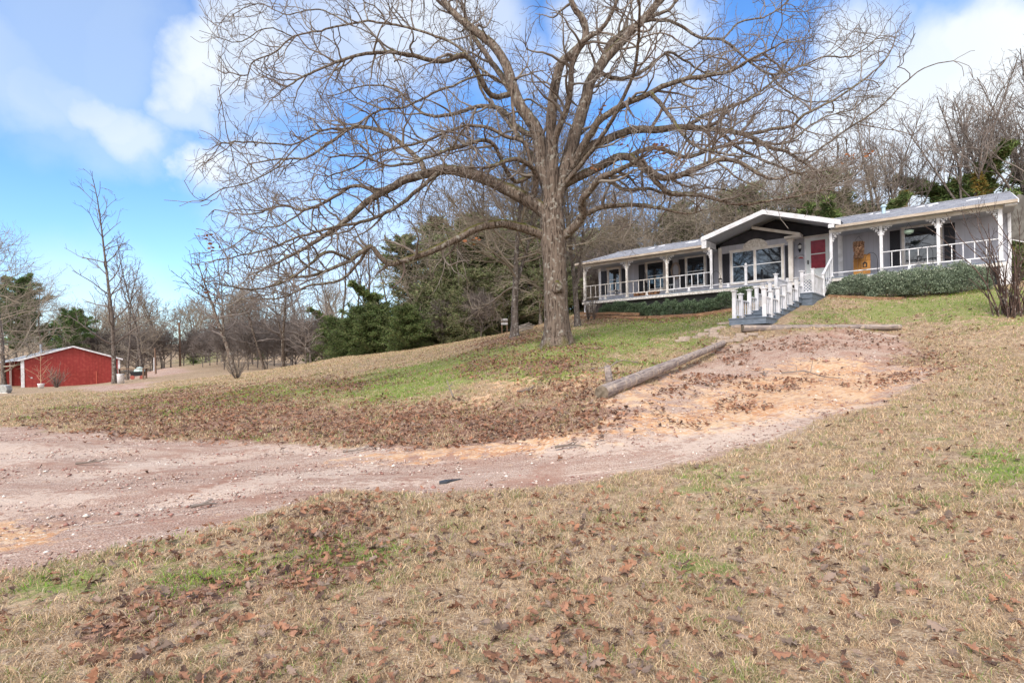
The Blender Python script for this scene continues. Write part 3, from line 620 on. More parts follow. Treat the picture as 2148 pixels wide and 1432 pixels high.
    # a few dead leaf clusters still hanging
    spots = [(430, 497, -1), (443, 518, -1), (438, 612, -2), (1308, 300, -2), (1375, 305, -3), (1385, 310, -3), (1245, 352, -2), (995, 500, -1), (1790, 330, 0), (1765, 335, 0), (1420, 340, -3), (1160, 150, 1), (1262, 230, 0), (560, 505, 0), (680, 480, 0), (1820, 325, 0)]
    LV = []; LF = []; LC = []
    for (x, y, dz) in spots:
        c = at(x, y, OAKZ+dz); 
        for _ in range(9):
            o = [c[i]+rng.gauss(0, .09) for i in range(3)]; u = perp(rng, (0, 0, 1)); w = perp(rng, u); b0 = len(LV); s1 = rng.uniform(.05, .09)
            for a, e_ in ((0, 0), (.5, .45), (1.2, .5), (1.9, 0), (1.2, -.5), (.5, -.45)):
                LV.append((o[0]+(u[0]*a+w[0]*e_)*s1-bx, o[1]+(u[1]*a+w[1]*e_)*s1-by, o[2]+(u[2]*a+w[2]*e_)*s1-bz)); LC.append((.33*rng.uniform(.6, 1.2), .12, .05))
            LF.append(tuple(range(b0, b0+6)))
    raw('dead_leaves', np.array(LV), LF, LEAFM, cr_, False, np.array(LC))
anchors = []
build_oak()

# ------------------------------------------------------------------ tree kinds (built once, then copied)
def forest_tree(seed, H=18., *a, tw=1., **k):
    tops, main, lv, c, b = forest_tree0(seed, H, *a, **k)
    if tw != 1: main = [(p, [x*(1+(tw-1)*.6) for x in r]) for p, r in main]; lv = [[(p, [x*tw for x in r]) for p, r in q] for q in lv]
    return tops, main, lv, c, b
def forest_tree0(seed, H=18., r=.22, spread=5., first=.35, nlimb=14, asc=(25, 55), gn=.09, den=(1.3, 1.8, 2.), col=GREYTWIG, barkm=GREYBARK, lean=0., fork=0, droop=0.):
    """bare tree: chains only, about its own base"""
    rng = random.Random(seed); lv = [[], [], [], []]
    tp, tr = walk(rng, (0, 0, -.3), unit((lean, .02, 1)), H, r, r*.12, .5, .010+gn*.05, .02)
    tr[0] = r*1.5; tr[1] = r*1.12
    tops = [(tp, tr)]
    for f in range(fork):
        i = int(len(tp)*rng.uniform(.22, .42)); d = unit((rng.gauss(0, .35), rng.gauss(0, .35), 1)); c, cr = walk(rng, tp[i], d, H*rng.uniform(.5, .65), tr[i]*.75, r*.1, .5, .03, .03); tops.append((c, cr))
    PR = [dict(den=den[0], ang=(25, 60), len=spread*.42, r=r*.13, r1=.012, step=.28, gn=gn, up=.03-droop, lift=.15-droop, taper=.5),
          dict(den=den[1], ang=(25, 60), len=spread*.2, r=r*.07, r1=.008, step=.22, gn=gn, up=.03-droop, lift=.1-droop),
          dict(den=den[2], ang=(25, 60), len=spread*.1, r=.009, r1=.006, step=.2, gn=gn, up=.03-droop)]
    main = []
    for (c0, r0) in tops:
        m = len(c0)
        for i in range(nlimb):
            f = first+(1-first)*(i+rng.random())/nlimb; f = min(f, .97)
            if len(tops) > 1 and c0 is tops[0][0] and f < first+.05: continue
            k = int(f*(m-1)); az = i*2.4+rng.gauss(0, .4); an = R(rng.uniform(*asc)); s = (math.cos(az)*math.cos(an), math.sin(az)*math.cos(an), math.sin(an))
            Lb = spread*(1.05-.75*(f-first)/(1-first+1e-6))*rng.uniform(.75, 1.15)
            c, cr = walk(rng, c0[k], s, Lb, r0[k]*.5, .015, .3, gn*.8, .035-droop*1.2); main.append((c, cr)); sprout(rng, c, cr, 0, PR, lv, .15)
        e = c0[-1]; sprout(rng, c0[int(m*.7):], r0[int(m*.7):], 0, PR, lv, 0)
    return tops, main, lv, col, barkm
def vase_tree(seed):
    rng = random.Random(seed); st = []; lv = [[], [], [], []]; PR = [dict(den=3, ang=(15, 40), len=.5, r=.006, r1=.004, step=.1, gn=.06, up=.03), dict(den=3, ang=(15, 40), len=.25, r=.005, r1=.004, step=.08, gn=.06, up=.03)]
    for i in range(34):
        az = rng.uniform(0, 6.28); tl = rng.uniform(.1, 1.0); c, cr = walk(rng, (0, 0, -.05), unit((math.cos(az)*tl, math.sin(az)*tl, 1)), rng.uniform(1.0, 1.7), .014, .005, .1, .04, .01); st.append((c, cr)); sprout(rng, c, cr, 0, PR, lv, .25)
    return st, [], lv, FINETWIG, GREYBARK
def make_tree(kind, tree, loc, rz=0, scale=1., **k):
    tops, main, lv, col, bm_ = tree; root = empty(kind, loc, rz, **k); root.scale = (scale,)*3 if not isinstance(scale, tuple) else scale
    chain_obj('trunk', [(tops, 9)], bm_, root)
    chain_obj('crown', [(main, 5), (lv[0], 4), (lv[1], 3), (lv[2], 3)], col, root)
    return root
PROTO = {}
def plant(kind, px, py, Z, H, label, cat='tree', group=None, rz=None, name='bare_tree', wide=1., ontop=None):
    """stands the tree of that kind at a depth Z; H: height in metres"""
    x = at(px, py, Z)[0]; z = gz(x, Z) if ontop is None else ontop
    t, H0 = KIND[kind]; s = H/H0; sc3 = (s*wide, s*wide, s); rz = rz if rz is not None else (px*.37 % 6.28)
    if kind not in PROTO:
        PROTO[kind] = make_tree(name, t(), (x, Z, z), rz, sc3, label=label, cat=cat, group=group); return PROTO[kind]
    c = copy_tree(PROTO[kind], (x, Z, z), rz, sc3, label=label, cat=cat); c.name = name
    if group: c['group'] = group
    elif 'group' in c: del c['group']
    return c
KIND = {
 'tall': (lambda: forest_tree(3, 18, .22, 4.2, .42, 18, (25, 55), tw=1.25), 18.),
 'tall2': (lambda: forest_tree(8, 18, .2, 3.6, .42, 17, (35, 65), .10, (1.5, 2.2, 2.2), fork=1, tw=1.25), 18.),
 'broad': (lambda: forest_tree(21, 15, .26, 6.5, .25, 17, (15, 55), .11, (1.5, 2.2, 2.2), fork=2, tw=1.25), 15.),
 'vtree': (lambda: forest_tree(58, 16, .2, 4.2, .34, 15, (45, 72), .12, (1.5, 1.9, 1.6), GREYTWIG, GREYBARK, fork=3, tw=1.15), 16.),
 'shedtree': (lambda: forest_tree(33, 16.5, .2, 4.6, .2, 26, (15, 45), .08, (1.1, 1.6, 1.8), BROWNTWIG, tw=1.3), 16.5),
 'far': (lambda: forest_tree(35, 12, .2, 5.0, .2, 18, (15, 60), .10, (1.5, 2.0, 2.0), FINETWIG, GREYBARK, fork=2, tw=1.6), 12.),
 'droopy': (lambda: forest_tree(44, 12, .2, 7.2, .12, 30, (0, 40), .05, (2.0, 2.6, 2.6), FINETWIG, GREYBARK, droop=.022), 12.),
 'gnarl': (lambda: forest_tree(55, 9, .2, 4.6, .3, 16, (5, 40), .15, (1.4, 2., 2.2), BROWNTWIG, OAKBARK, lean=-.35, fork=1, tw=1.3), 9.),
 'twin': (lambda: forest_tree(91, 11, .21, 7.2, .24, 26, (5, 55), .06, (2.2, 3.4, 4.2), FINETWIG, GREYBARK, fork=1, droop=.016), 11.),
 'vase': (lambda: vase_tree(17), 1.6),
 'sapling': (lambda: forest_tree(66, 5.2, .07, 1.7, .25, 16, (15, 50), .07, (2, 3, 2), tw=1.4), 5.2),
 'thicket': (lambda: forest_tree(77, 6, .06, 3.2, .08, 26, (10, 70), .09, (2.6, 3, 2), BROWNTWIG, fork=4, tw=1.8), 6.),
}
# ------------------------------------------------------------------ evergreens and shrubs: many small sprays
def sprays(rs, P_, D, ln, wd, cols, flop=.5):
    """one thin 4-point leaf spray per point; P_ (n,3), D outward directions"""
    n = len(P_); d = D + rs.normal(0, flop, (n, 3)); d /= np.linalg.norm(d, axis=1, keepdims=True)+1e-9
    r = rs.normal(0, 1, (n, 3)); s = np.cross(d, r); s /= np.linalg.norm(s, axis=1, keepdims=True)+1e-9
    l = (ln*rs.uniform(.6, 1.3, n))[:, None]; w = (wd*rs.uniform(.7, 1.2, n))[:, None]
    V = np.stack([P_-d*l*.3, P_+s*w+d*l*.2, P_+d*l, P_-s*w+d*l*.15], 1).reshape(-1, 3); Fq = np.arange(4*n).reshape(n, 4)
    return V, Fq, np.repeat(cols, 4, 0)
def colours(rs, n, base, var=.25, alt=None, pa=.2):
    c = np.array(base)[None]*(1+rs.normal(0, var, (n, 1))).clip(.4, 1.8)
    if alt is not None:
        m = rs.rand(n) < pa; c[m] = np.array(alt)*(1+rs.normal(0, var, (m.sum(), 1))).clip(.5, 1.6)
    return c
def evergreen(name, seed, H, Rr, n, ln, wd, base, alt, shape='cone', nb=110, **k):
    """boughs leave a trunk and carry the foliage; gaps stay open between them"""
    rs = np.random.RandomState(seed); root = empty(name, **k); prng = random.Random(seed)
    tp, tr = walk(prng, (0, 0, -.2), (0, 0, 1), H*.97, H*.014+.03, .02, .3, .03, .02); br = []; PP = []; DD = []; m = n//nb
    tone = []
    for i in range(nb):
        if shape == 'pine': f = .38+.62*((i+prng.random())/nb); L_ = Rr*(math.sin(min(1, (f-.3)/.72)*3.05)*.75+.28)*prng.uniform(.5, 1.2); up_ = prng.uniform(0, .5)
        elif shape == 'cone': f = .04+.96*((i+prng.random())/nb)**1.05; L_ = Rr*((1.04-f)**.75)*prng.uniform(.45, 1.25)+.15; up_ = prng.uniform(.1, .7)
        else: f = .04+.96*((i+prng.random())/nb); L_ = Rr*math.sqrt(max(.06, 1-(f*1.05-.1)**2))*prng.uniform(.45, 1.25); up_ = prng.uniform(-.1, .8)
        j = min(len(tp)-2, int(f*(len(tp)-1))); az = prng.uniform(0, 6.28); c, cr = walk(prng, tp[j], unit((math.cos(az), math.sin(az), up_)), max(.4, L_), .02+.006*L_, .008, .2, .07, -.01 if shape != 'pine' else .03); br.append((c, cr)); c = np.array(c)
        q = rs.rand(m)**(.75 if shape != 'pine' else .45); a_ = np.minimum((q*(len(c)-1)).astype(int), len(c)-1); sg = (.09+.05*L_)*(1-.35*q)
        p = c[a_]+rs.normal(0, 1, (m, 3))*sg[:, None]*np.array([1, 1, .7]); PP.append(p); DD.append(np.repeat(np.array([[math.cos(az), math.sin(az), .35]]), m, 0)); tone.append(np.full(m, prng.uniform(.72, 1.3)))
    P_ = np.concatenate(PP); D = np.concatenate(DD); V, Fq, C = sprays(rs, P_, D, ln, wd, colours(rs, len(P_), base, .28, alt, .3)*np.concatenate(tone)[:, None], .6)
    tk = chain_obj('trunk', [([(tp, tr)], 7), (br, 4)], GREYBARK, root); raw('crown', V, Fq, EVER, root, False, C)
    return root
def shrub_obj(name, seed, sx, sy, sz, n, base, alt, ln=.06, wd=.014, parent=None, **k):
    rs = np.random.RandomState(seed); root = empty(name, parent=parent, **k)
    th = np.arccos(rs.uniform(-.25, 1, n)); a = rs.rand(n)*6.283; d = np.c_[np.sin(th)*np.cos(a), np.sin(th)*np.sin(a), np.cos(th)]
    lump = .62+.85*(vnoise(d[:, 0]*2.3+seed, d[:, 1]*2.3+d[:, 2]*2+4, 1.5, 3)-.25)
    rad = lump*(.80+.2*rs.rand(n)**.4)*np.where(rs.rand(n) < .03, rs.uniform(1, 1.16, n), 1)
    P_ = d*rad[:, None]*np.array([sx, sy, sz]); P_[:, 2] = P_[:, 2]*.86+sz*.22
    V, Fq, C = sprays(rs, P_, d+np.array([0, 0, .5]), ln, wd, colours(rs, n, base, .35, alt, .3), .6)
    raw('foliage', V, Fq, EVER, root, False, C)
    pr = random.Random(seed); br = []
    for i in range(14):
        az = pr.uniform(0, 6.28); br.append(walk(pr, (0, 0, -.1), unit((math.cos(az)*sx, math.sin(az)*sy, pr.uniform(.4, 1.5)*sz)), min(sx, sz)*.9, .02, .006, .12, .08, .02))
    chain_obj('stem', [(br, 4)], GREYBARK, root)
    return root

# ------------------------------------------------------------------ the house (local axes: s along the front, t back, w up from the porch floor)
H0 = empty('mobile_home', (HA[0], HA[1], FLZ), HRZ, label='long single-storey grey house with white trimmed porch, charcoal gable and red-paned front door', cat='house')
def hpart(name, mb, m, parent=None, **k): return mb.build(name, m, parent or H0, **k)
def hsplit(name, mb, m, parent=None, per=8):
    """every box of the builder becomes a part of its own"""
    r = None
    for i in range(0, len(mb.V), per):
        q = MB(); q.add(mb.V[i:i+per], [tuple(v-i for v in f) for f in mb.F if i <= f[0] < i+per]); r = q.build(name, m, parent or H0)
    return r
EV, SL = 2.52, .264
def roofw(t): return EV+SL*(t+.35)
TW = 2.0
# walls
hpart('front_wall', MB().box(0, 20.9, TW, TW+.12, -.9, 2.6), SIDING)
for a_, b_ in ((20.78, 20.9), (0, .12)): hpart('end_wall', MB().prism([(TW+.122, -.9), (8.4, -.9), (8.4, 2.6), (5.2, 3.85), (TW+.122, 2.65)], a_, b_, 'x'), SIDING)
hpart('back_wall', MB().box(.12, 20.78, 8.28, 8.4, -.9, 2.6), SIDING)
bay = hpart('bay_wall', MB().box(8.33, 12.15, 1.5, TW-.003, 0, 2.62), SIDING)
hpart('bay_gable', MB().prism([(8.33, 2.62), (12.15, 2.62), (12.15, 2.78), (10.24, 3.36), (8.6, 2.85)], 1.5, 1.56), DARKSIDE, bay)
hpart('bay_roof', MB().prism([(10.24, 3.37), (12.62, 2.63), (12.62, 2.72), (10.24, 3.45)], 1.16, TW), CREAM, bay)
hpart('bay_fascia', MB().prism([(10.2, 3.30), (12.64, 2.54), (12.64, 2.70), (10.2, 3.46)], 1.10, 1.157).box(11.86, 12.66, 1.12, 1.7, 2.50, 2.62), CREAM, bay)
hsplit('corner_column', MB().box(8.24, 8.42, 1.44, 1.6, 0, 2.56).box(11.98, 12.20, 1.40, 1.62, 0, 2.5).box(11.92, 12.26, 1.36, 1.64, 2.38, 2.497), CREAM, bay)
hpart('entry_gable', MB().prism([(8.1, 2.62), (14.35, 2.62), (14.35, 2.72), (11.25, 3.72), (8.1, 2.80)], TW-.06, TW-.004), DARKSIDE)
# main roof with shingles, slab 0.1 thick
def slope_slab(mb, s0, s1, t0, t1, w0, w1, th): return mb.add([(s0, t0, w0-th), (s1, t0, w0-th), (s1, t1, w1-th), (s0, t1, w1-th), (s0, t0, w0), (s1, t0, w0), (s1, t1, w1), (s0, t1, w1)], [(0, 3, 2, 1), (4, 5, 6, 7), (0, 1, 5, 4), (1, 2, 6, 5), (2, 3, 7, 6), (3, 0, 4, 7)])
mb = MB()
for i in range(14):      # courses, each lapping the one below by a step
    t0 = -.38+i*.4
    for sa, sb_ in (((-.35, 8.0), (14.55, 21.15)) if t0 < 1.9 else ((-.35, 21.15),)): slope_slab(mb, sa, sb_, t0, t0+.43, roofw(t0)+.012, roofw(t0+.43)-.004, .05)
slope_slab(mb, -.35, 21.15, 5.2, 10.8, roofw(5.2), EV, .06); mb.box(-.35, 21.15, 5.08, 5.32, roofw(5.2)-.02, roofw(5.2)+.035)
roof = hpart('roof', mb, SHINGLE)
rngR = random.Random(4); mb = MB()
for i in range(15):      # lifted shingles and pale patches near the ridge
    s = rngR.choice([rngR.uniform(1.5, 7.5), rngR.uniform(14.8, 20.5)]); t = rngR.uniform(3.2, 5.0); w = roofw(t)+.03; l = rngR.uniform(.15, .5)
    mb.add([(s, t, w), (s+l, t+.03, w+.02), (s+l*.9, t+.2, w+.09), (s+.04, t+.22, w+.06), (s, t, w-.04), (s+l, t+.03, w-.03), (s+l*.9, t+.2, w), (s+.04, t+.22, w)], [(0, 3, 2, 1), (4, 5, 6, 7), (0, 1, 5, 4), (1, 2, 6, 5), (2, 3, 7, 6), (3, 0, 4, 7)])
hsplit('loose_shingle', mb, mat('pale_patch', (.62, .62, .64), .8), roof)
hpart('roof_vent', MB().tube([(16.1, 3.6, roofw(3.6)-.05), (16.1, 3.6, roofw(3.6)+.32)], .085, 12).lathe([(.13, 0), (.14, .05), (.07, .13)], (16.1, 3.6, roofw(3.6)+.32), 12), mat('vent_blue', (.42, .55, .60), .5), roof)
hsplit('gutter', MB().box(-.38, 8.0, -.48, -.36, EV-.14, EV-.02).box(14.55, 21.15, -.48, -.36, EV-.14, EV-.02), GUTTER)
hsplit('porch_beam', MB().box(-.05, 8.3, -.07, .07, 2.25, 2.40).box(14.2, 20.7, -.07, .07, 2.25, 2.40), CREAM)
hsplit('porch_ceiling', MB().box(-.3, 8.2, -.34, TW, 2.403, 2.44).box(14.4, 21.1, -.34, TW, 2.403, 2.44), mat('soffit_grey', (.42, .42, .44), .7, groove=('X', .3, .04)))
hpart('rake_board', MB().prism([(-.42, EV-.16), (5.2, roofw(5.2)-.16), (10.8, EV-.16), (10.8, EV-.02), (5.2, roofw(5.2)-.02), (-.42, EV-.02)], 21.15, 21.19, 'x'), WHITE)
hpart('eave_end', MB().box(20.75, 21.14, -.36, -.05, 2.30, 2.402), WHITE)
hpart('rake_board', MB().prism([(-.42, EV-.16), (5.2, roofw(5.2)-.16), (10.8, EV-.16), (10.8, EV-.02), (5.2, roofw(5.2)-.02), (-.42, EV-.02)], -.39, -.353, 'x'), WHITE)
# entry gable roof
AP, LE, RE = (11.25, 3.88), (7.95, 2.93), (14.78, 2.74)
gr = hpart('gable_roof', MB().prism([LE, AP, RE, (RE[0], RE[1]-.06), (AP[0], AP[1]-.065), (LE[0], LE[1]-.06)], -.45, 5.0), SHINGLE)
hpart('gable_soffit', MB().prism([(LE[0]+.05, LE[1]-.07), (AP[0], AP[1]-.075), (RE[0]-.05, RE[1]-.075), (RE[0]-.05, RE[1]-.10), (AP[0], AP[1]-.10), (LE[0]+.05, LE[1]-.10)], -.44, TW-.07), mat('soffit_panel', (.50, .50, .53), .7, groove=('Y', .3, .05)), gr)
hpart('gable_fascia', MB().prism([(LE[0], LE[1]-.25), (AP[0], AP[1]-.24), (RE[0], RE[1]-.25), (RE[0], RE[1]-.0), (AP[0], AP[1]-.004), (LE[0], LE[1]-.0)], -.49, -.453), WHITE, gr)
hsplit('gable_return', MB().box(8.0, 8.12, -.44, 1.43, 2.40, 2.80).box(7.98, 8.25, -.485, -.44, 2.30, 2.70).box(14.28, 14.40, -.44, TW-.07, 2.44, 2.64).box(14.24, 14.5, -.485, -.44, 2.42, 2.60).box(8.12, 8.3, -.06, .06, 2.3, 2.4), WHITE, gr)
hsplit('entry_header', MB().box(7.75, 8.24, TW-.05, TW-.002, 2.40, 2.52).box(12.2, 14.35, TW-.05, TW-.003, 2.54, 2.618), CREAM)
# porch floor, its white edge, skirting
hpart('porch_deck', MB().box(-.05, 20.75, -.08, TW-.003, -.03, .06), DECK)
hsplit('deck_band', MB().box(-.08, 12.85, -.13, -.083, -.15, .0).box(14.3, 20.8, -.13, -.083, -.15, .0).box(-.12, -.053, -.08, TW, -.15, 0), OLDWHITE)
hpart('skirting', MB().box(.3, 20.6, .6, .65, -1.4, -.05), mat('skirt_dark', (.12, .12, .13), .8))
hsplit('support_leg', MB().box(.02, .14, -.06, .06, -1.1, -.03).box(20.52, 20.66, -.06, .06, -1.5, -.03).box(20.55, 20.9, .3, .36, -1.5, -.03), WHITE)
hsplit('end_board', MB().box(20.9, 21.02, TW-.06, TW+.12, -1.1, 2.55).box(-.04, .14, TW-.05, TW-.002, 0, 2.4).box(14.24, 14.46, TW-.05, TW-.002, 0, 2.535), WHITE)
hpart('side_panel', MB().prism([(21.03, 1.3), (21.75, 1.0), (21.75, 3.0), (21.3, 3.25), (21.03, 2.9)], 2.3, 2.38), mat('weathered_ply', (.17, .16, .145), .9, (.11, .10, .09), 3.))
hpart('side_panel_edge', MB().bar((21.78, 2.34, .95), (21.78, 2.34, 3.05), .05, .1).bar((21.03, 2.34, 1.27), (21.78, 2.34, .97), .05, .05), WHITE)
# posts and their lacy brackets
def bracket_mb(sg, s, t, w):
    m_ = MB(); arc = [(s+sg*(.07+.36*(1-math.cos(a))), t, w-.42+.40*math.sin(a)) for a in [i*math.pi/2/9 for i in range(10)]]
    m_.tube(arc, .02, 6)
    for (dx, dz, r) in ((.40, -.05, .04), (.09, -.40, .04), (.2, -.2, .05), (.30, -.11, .032), (.13, -.3, .03), (.12, -.08, .04)):
        m_.lathe([(r*.3, -r), (r, -.3*r), (r, .3*r), (r*.3, r)], (s+sg*dx, t, w+dz), 7)
    m_.bar((s+sg*.07, t, w-.02), (s+sg*.46, t, w-.02), .03, .03); m_.bar((s+sg*.12, t, w-.05), (s+sg*.24, t, w-.24), .025, .025)
    return m_
PS = [.07, 3.1, 5.72, 8.33, 14.27, 16.35, 18.5, 20.6]
for i, s in enumerate(PS):
    wd_ = .075 if i in (0, 7) else .062
    m_ = MB().box(s-wd_, s+wd_, -wd_, wd_, .06, 2.25).box(s-wd_-.035, s+wd_+.035, -wd_-.035, wd_+.035, .06, .14)
    po = hpart('porch_post', m_, WHITE if i > 2 else OLDWHITE, bevel=.008)
    for sg in ((1,) if i in (0, 4) else (-1,) if i in (3, 7) else (-1, 1)): bracket_mb(sg, s, 0, 2.24).build('bracket', WHITE, po)
def railing(s0, s1, top=True, m=WHITE, feet=True):
    m_ = MB().box(s0, s1, -.03, .03, .25, .30)
    if top: m_.box(s0, s1, -.045, .045, .99, 1.03)
    n = int((s1-s0)/.33)
    if top:
        for k in range(1, n):
            x = s0+(s1-s0)*k/n; m_.box(x-.018, x+.018, -.018, .018, .30, .99)
    if feet:
        x = (s0+s1)/2; m_.prism([(x-.08, .062), (x+.08, .062), (x+.045, .25), (x-.045, .25)], -.04, .04)
    return hpart('railing', m_, m)
railing(.14, 3.03, m=OLDWHITE); railing(3.17, 5.65, m=OLDWHITE); railing(5.79, 8.26); railing(8.4, 10.1, False); railing(14.35, 16.28, False, feet=False); railing(16.42, 18.43); railing(18.57, 20.53)
hpart('newel_post', MB().box(10.13, 10.25, -.06, .06, .06, 1.05).box(10.10, 10.28, -.09, .09, 1.05, 1.09).lathe([(.02, 0), (.06, .05), (.075, .1), (.05, .17), (.01, .2)], (10.19, 0, 1.09), 10).box(10.09, 10.29, -.1, .1, .06, .14), WHITE, bevel=.006)
# windows
def window(s0, s1, w0, w1, t, rail=.5, mull=(), trim=.11, frame_m=CREAM):
    """outer trim edges given; head is a wider crown"""
    f = MB().box(s0, s0+trim, t-.05, t-.002, w0+trim, w1-.13).box(s1-trim, s1, t-.05, t-.002, w0+trim, w1-.13).box(s0, s1, t-.052, t-.002, w0, w0+trim)
    f.prism([(s0-.01, w1-.13), (s1+.01, w1-.13), (s1+.07, w1), (s0-.07, w1)], t-.08, t-.002)
    for c in mull: f.box(c-.05, c+.05, t-.05, t-.002, w0+trim, w1-.13)
    wf = hpart('window', f, frame_m)
    xs = [s0+trim]+[v for c in mull for v in (c-.05, c+.05)]+[s1-trim]; b0, b1 = w0+trim, w1-.13; mid = b0+(b1-b0)*rail
    g = MB(); q = MB()
    for i in range(0, len(xs), 2):
        a, b = xs[i], xs[i+1]; g.box(a, b, t-.022, t-.006, b0, b1)
        q.box(a, b, t-.04, t-.023, mid-.022, mid+.022).box(a, a+.03, t-.034, t-.023, b0, mid-.022).box(b-.03, b, t-.034, t-.023, b0, mid-.022).box(a+.03, b-.03, t-.034, t-.023, b0, b0+.03)
        q.box(a, a+.025, t-.034, t-.023, mid+.022, b1).box(b-.025, b, t-.034, t-.023, mid+.022, b1).box(a+.025, b-.025, t-.034, t-.023, b1-.025, b1)
    hpart('pane', g, GLASS, wf); hpart('sash', q, WHITE, wf); return wf
def shutter(s0, s1, w0, w1, t):
    m_ = MB().box(s0, s1, t-.03, t-.002, w0, w1); c = (w0+w1)/2
    for a, b in ((w0+.08, c-.04), (c+.04, w1-.08)):
        k = a
        while k < b-.02: m_.box(s0+.05, s1-.05, t-.042, t-.03, k, k+.028); k += .05
    m_.box(s0, s0+.045, t-.045, t-.03, w0, w1).box(s1-.045, s1, t-.045, t-.03, w0, w1).box(s0+.045, s1-.045, t-.045, t-.03, c-.035, c+.035)
    return hpart('shutter', m_, SHUTTER)
window(.62, 1.62, .72, 2.38, TW); shutter(.12, .55, .62, 2.2, TW); shutter(1.7, 2.08, .62, 2.2, TW)
window(3.4, 4.72, .55, 2.46, TW); shutter(2.92, 3.32, .52, 2.3, TW); shutter(4.8, 5.2, .52, 2.3, TW)
window(6.02, 7.30, .52, 2.46, TW); shutter(5.62, 5.97, .5, 2.3, TW); shutter(7.38, 7.74, .5, 2.3, TW)
window(8.90, 11.74, .36, 2.32, 1.5, .52, (10.24,)); shutter(8.46, 8.84, .42, 2.18, 1.5); shutter(11.80, 11.975, .42, 2.2, 1.5)
window(16.98, 18.58, .50, 2.46, TW, .40); shutter(16.50, 16.92, .50, 2.30, TW); shutter(18.64, 19.05, .50, 2.30, TW)
sb = MB().prism([(10.27+.66*math.cos(a), 2.33+.46*math.sin(a)) for a in [i*math.pi/18 for i in range(19)]], 1.44, 1.5-.083+.08)
for i in range(1, 9):
    a = i*math.pi/9; sb.bar((10.27+.12*math.cos(a), 1.437, 2.33+.10*math.sin(a)), (10.27+.60*math.cos(a), 1.437, 2.33+.41*math.sin(a)), .012, .012)
hpart('sunburst_panel', sb, OLDWHITE)
# front door
dr = hpart('door', MB().box(12.74, 13.83, TW-.035, TW-.002, .08, 2.44), mat('door_white', (.66, .68, .68), .4))
hpart('door_frame', MB().box(12.66, 12.74, TW-.06, TW-.002, .08, 2.52).box(13.83, 13.91, TW-.06, TW-.002, .08, 2.52).box(12.74, 13.83, TW-.06, TW-.002, 2.44, 2.52), WHITE, dr)
hpart('door_pane', MB().box(12.97, 13.66, TW-.044, TW-.036, .86, 1.60).box(12.97, 13.66, TW-.044, TW-.036, 1.66, 2.34), REDPANE, dr)
hpart('handle', MB().box(12.80, 12.85, TW-.07, TW-.036, 1.12, 1.34).lathe([(.02, -.03), (.03, 0), (.02, .03)], (12.825, TW-.09, 1.2), 8), BLACKM, dr)

# ------------------------------------------------------------------ the stepped walkway up to the porch
ST = empty('porch_staircase', (HA[0], HA[1], FLZ), HRZ, label='wide shallow grey deck steps with white posts and lattice climbing to the front porch', cat='staircase')
def spart(name, mb, m, parent=None, **k): return mb.build(name, m, parent or ST, **k)
LEV = [(-10.62, -9.12, -2.34, 12.72, 14.05), (-9.2, -8.12, -2.13, 12.76, 14.02), (-8.2, -7.12, -1.92, 12.76, 14.02), (-7.2, -6.12, -1.71, 12.76, 14.02), (-6.2, -5.50, -1.49, 12.76, 14.02), (-5.58, -4.98, -1.28, 12.76, 14.02), (-5.06, -2.30, -1.08, 12.7, 14.42)]
for (t0, t1, w, s0, s1) in LEV:
    m_ = MB().box(s0+.03, s1-.03, t0+.03, t1, w-.24, w-.04); n = max(3, int((t1-t0)/.14)); q = (t1-t0)/n
    for k in range(n): m_.box(s0, s1, t0+k*q+.005, t0+(k+1)*q-.005, w-.037, w)
    spart('step', m_, DECK)
for k in range(5):
    t0 = -2.30+k*.46; w = -1.08+(k+1)*.187; spart('step', MB().box(12.9, 14.2, t0, t0+.5, w-.05, w).box(12.92, 14.18, t0+.03, t0+.06, w-.187, w-.053), DECK)
spart('stringer', MB().bar((14.26, -2.35, -1.0), (14.26, -.14, -.05), .05, .24), WHITE)
spart('landing_skirt', MB().box(12.8, 14.38, -5.0, -4.95, -1.62, -1.33).box(14.34, 14.39, -4.94, -2.35, -1.62, -1.33).box(12.8, 14.38, -4.99, -4.94, -1.9, -1.64), DECK)
TP = [(-10.38, -2.34), (-9.57, -2.34), (-8.57, -2.13), (-7.58, -1.92), (-6.66, -1.71), (-5.62, -1.49), (-4.62, -1.08)]
rs_ = random.Random(2)
for sx in (12.87, 13.92):
    for i, (t, w) in enumerate(TP):
        ln_ = rs_.uniform(-.015, .015); h = .97+rs_.uniform(-.03, .02)
        p = spart('post', MB().bar((sx, t, w), (sx+ln_, t, w+h), .125, .125), WHITE)
        spart('cap', MB().box(sx+ln_-.10, sx+ln_+.10, t-.10, t+.10, w+h+.002, w+h+.035).prism([(sx+ln_-.06, w+h+.035), (sx+ln_+.06, w+h+.035), (sx+ln_, w+h+.06)], t-.06, t+.06), WHITE, p)
    for i in range(len(TP)-1):
        (t0, w0), (t1, w1) = TP[i], TP[i+1]; w = w0
        m_ = MB().box(sx-.03, sx+.03, t0+.05, t1-.05, w+.70, w+.745).box(sx-.03, sx+.03, t0+.05, t1-.05, w+.12, w+.16)
        for f in (.25, .5, .75): x = t0+(t1-t0)*f; m_.box(sx-.016, sx+.016, x-.016, x+.016, w+.16, w+.70)
        spart('rail', m_, WHITE)
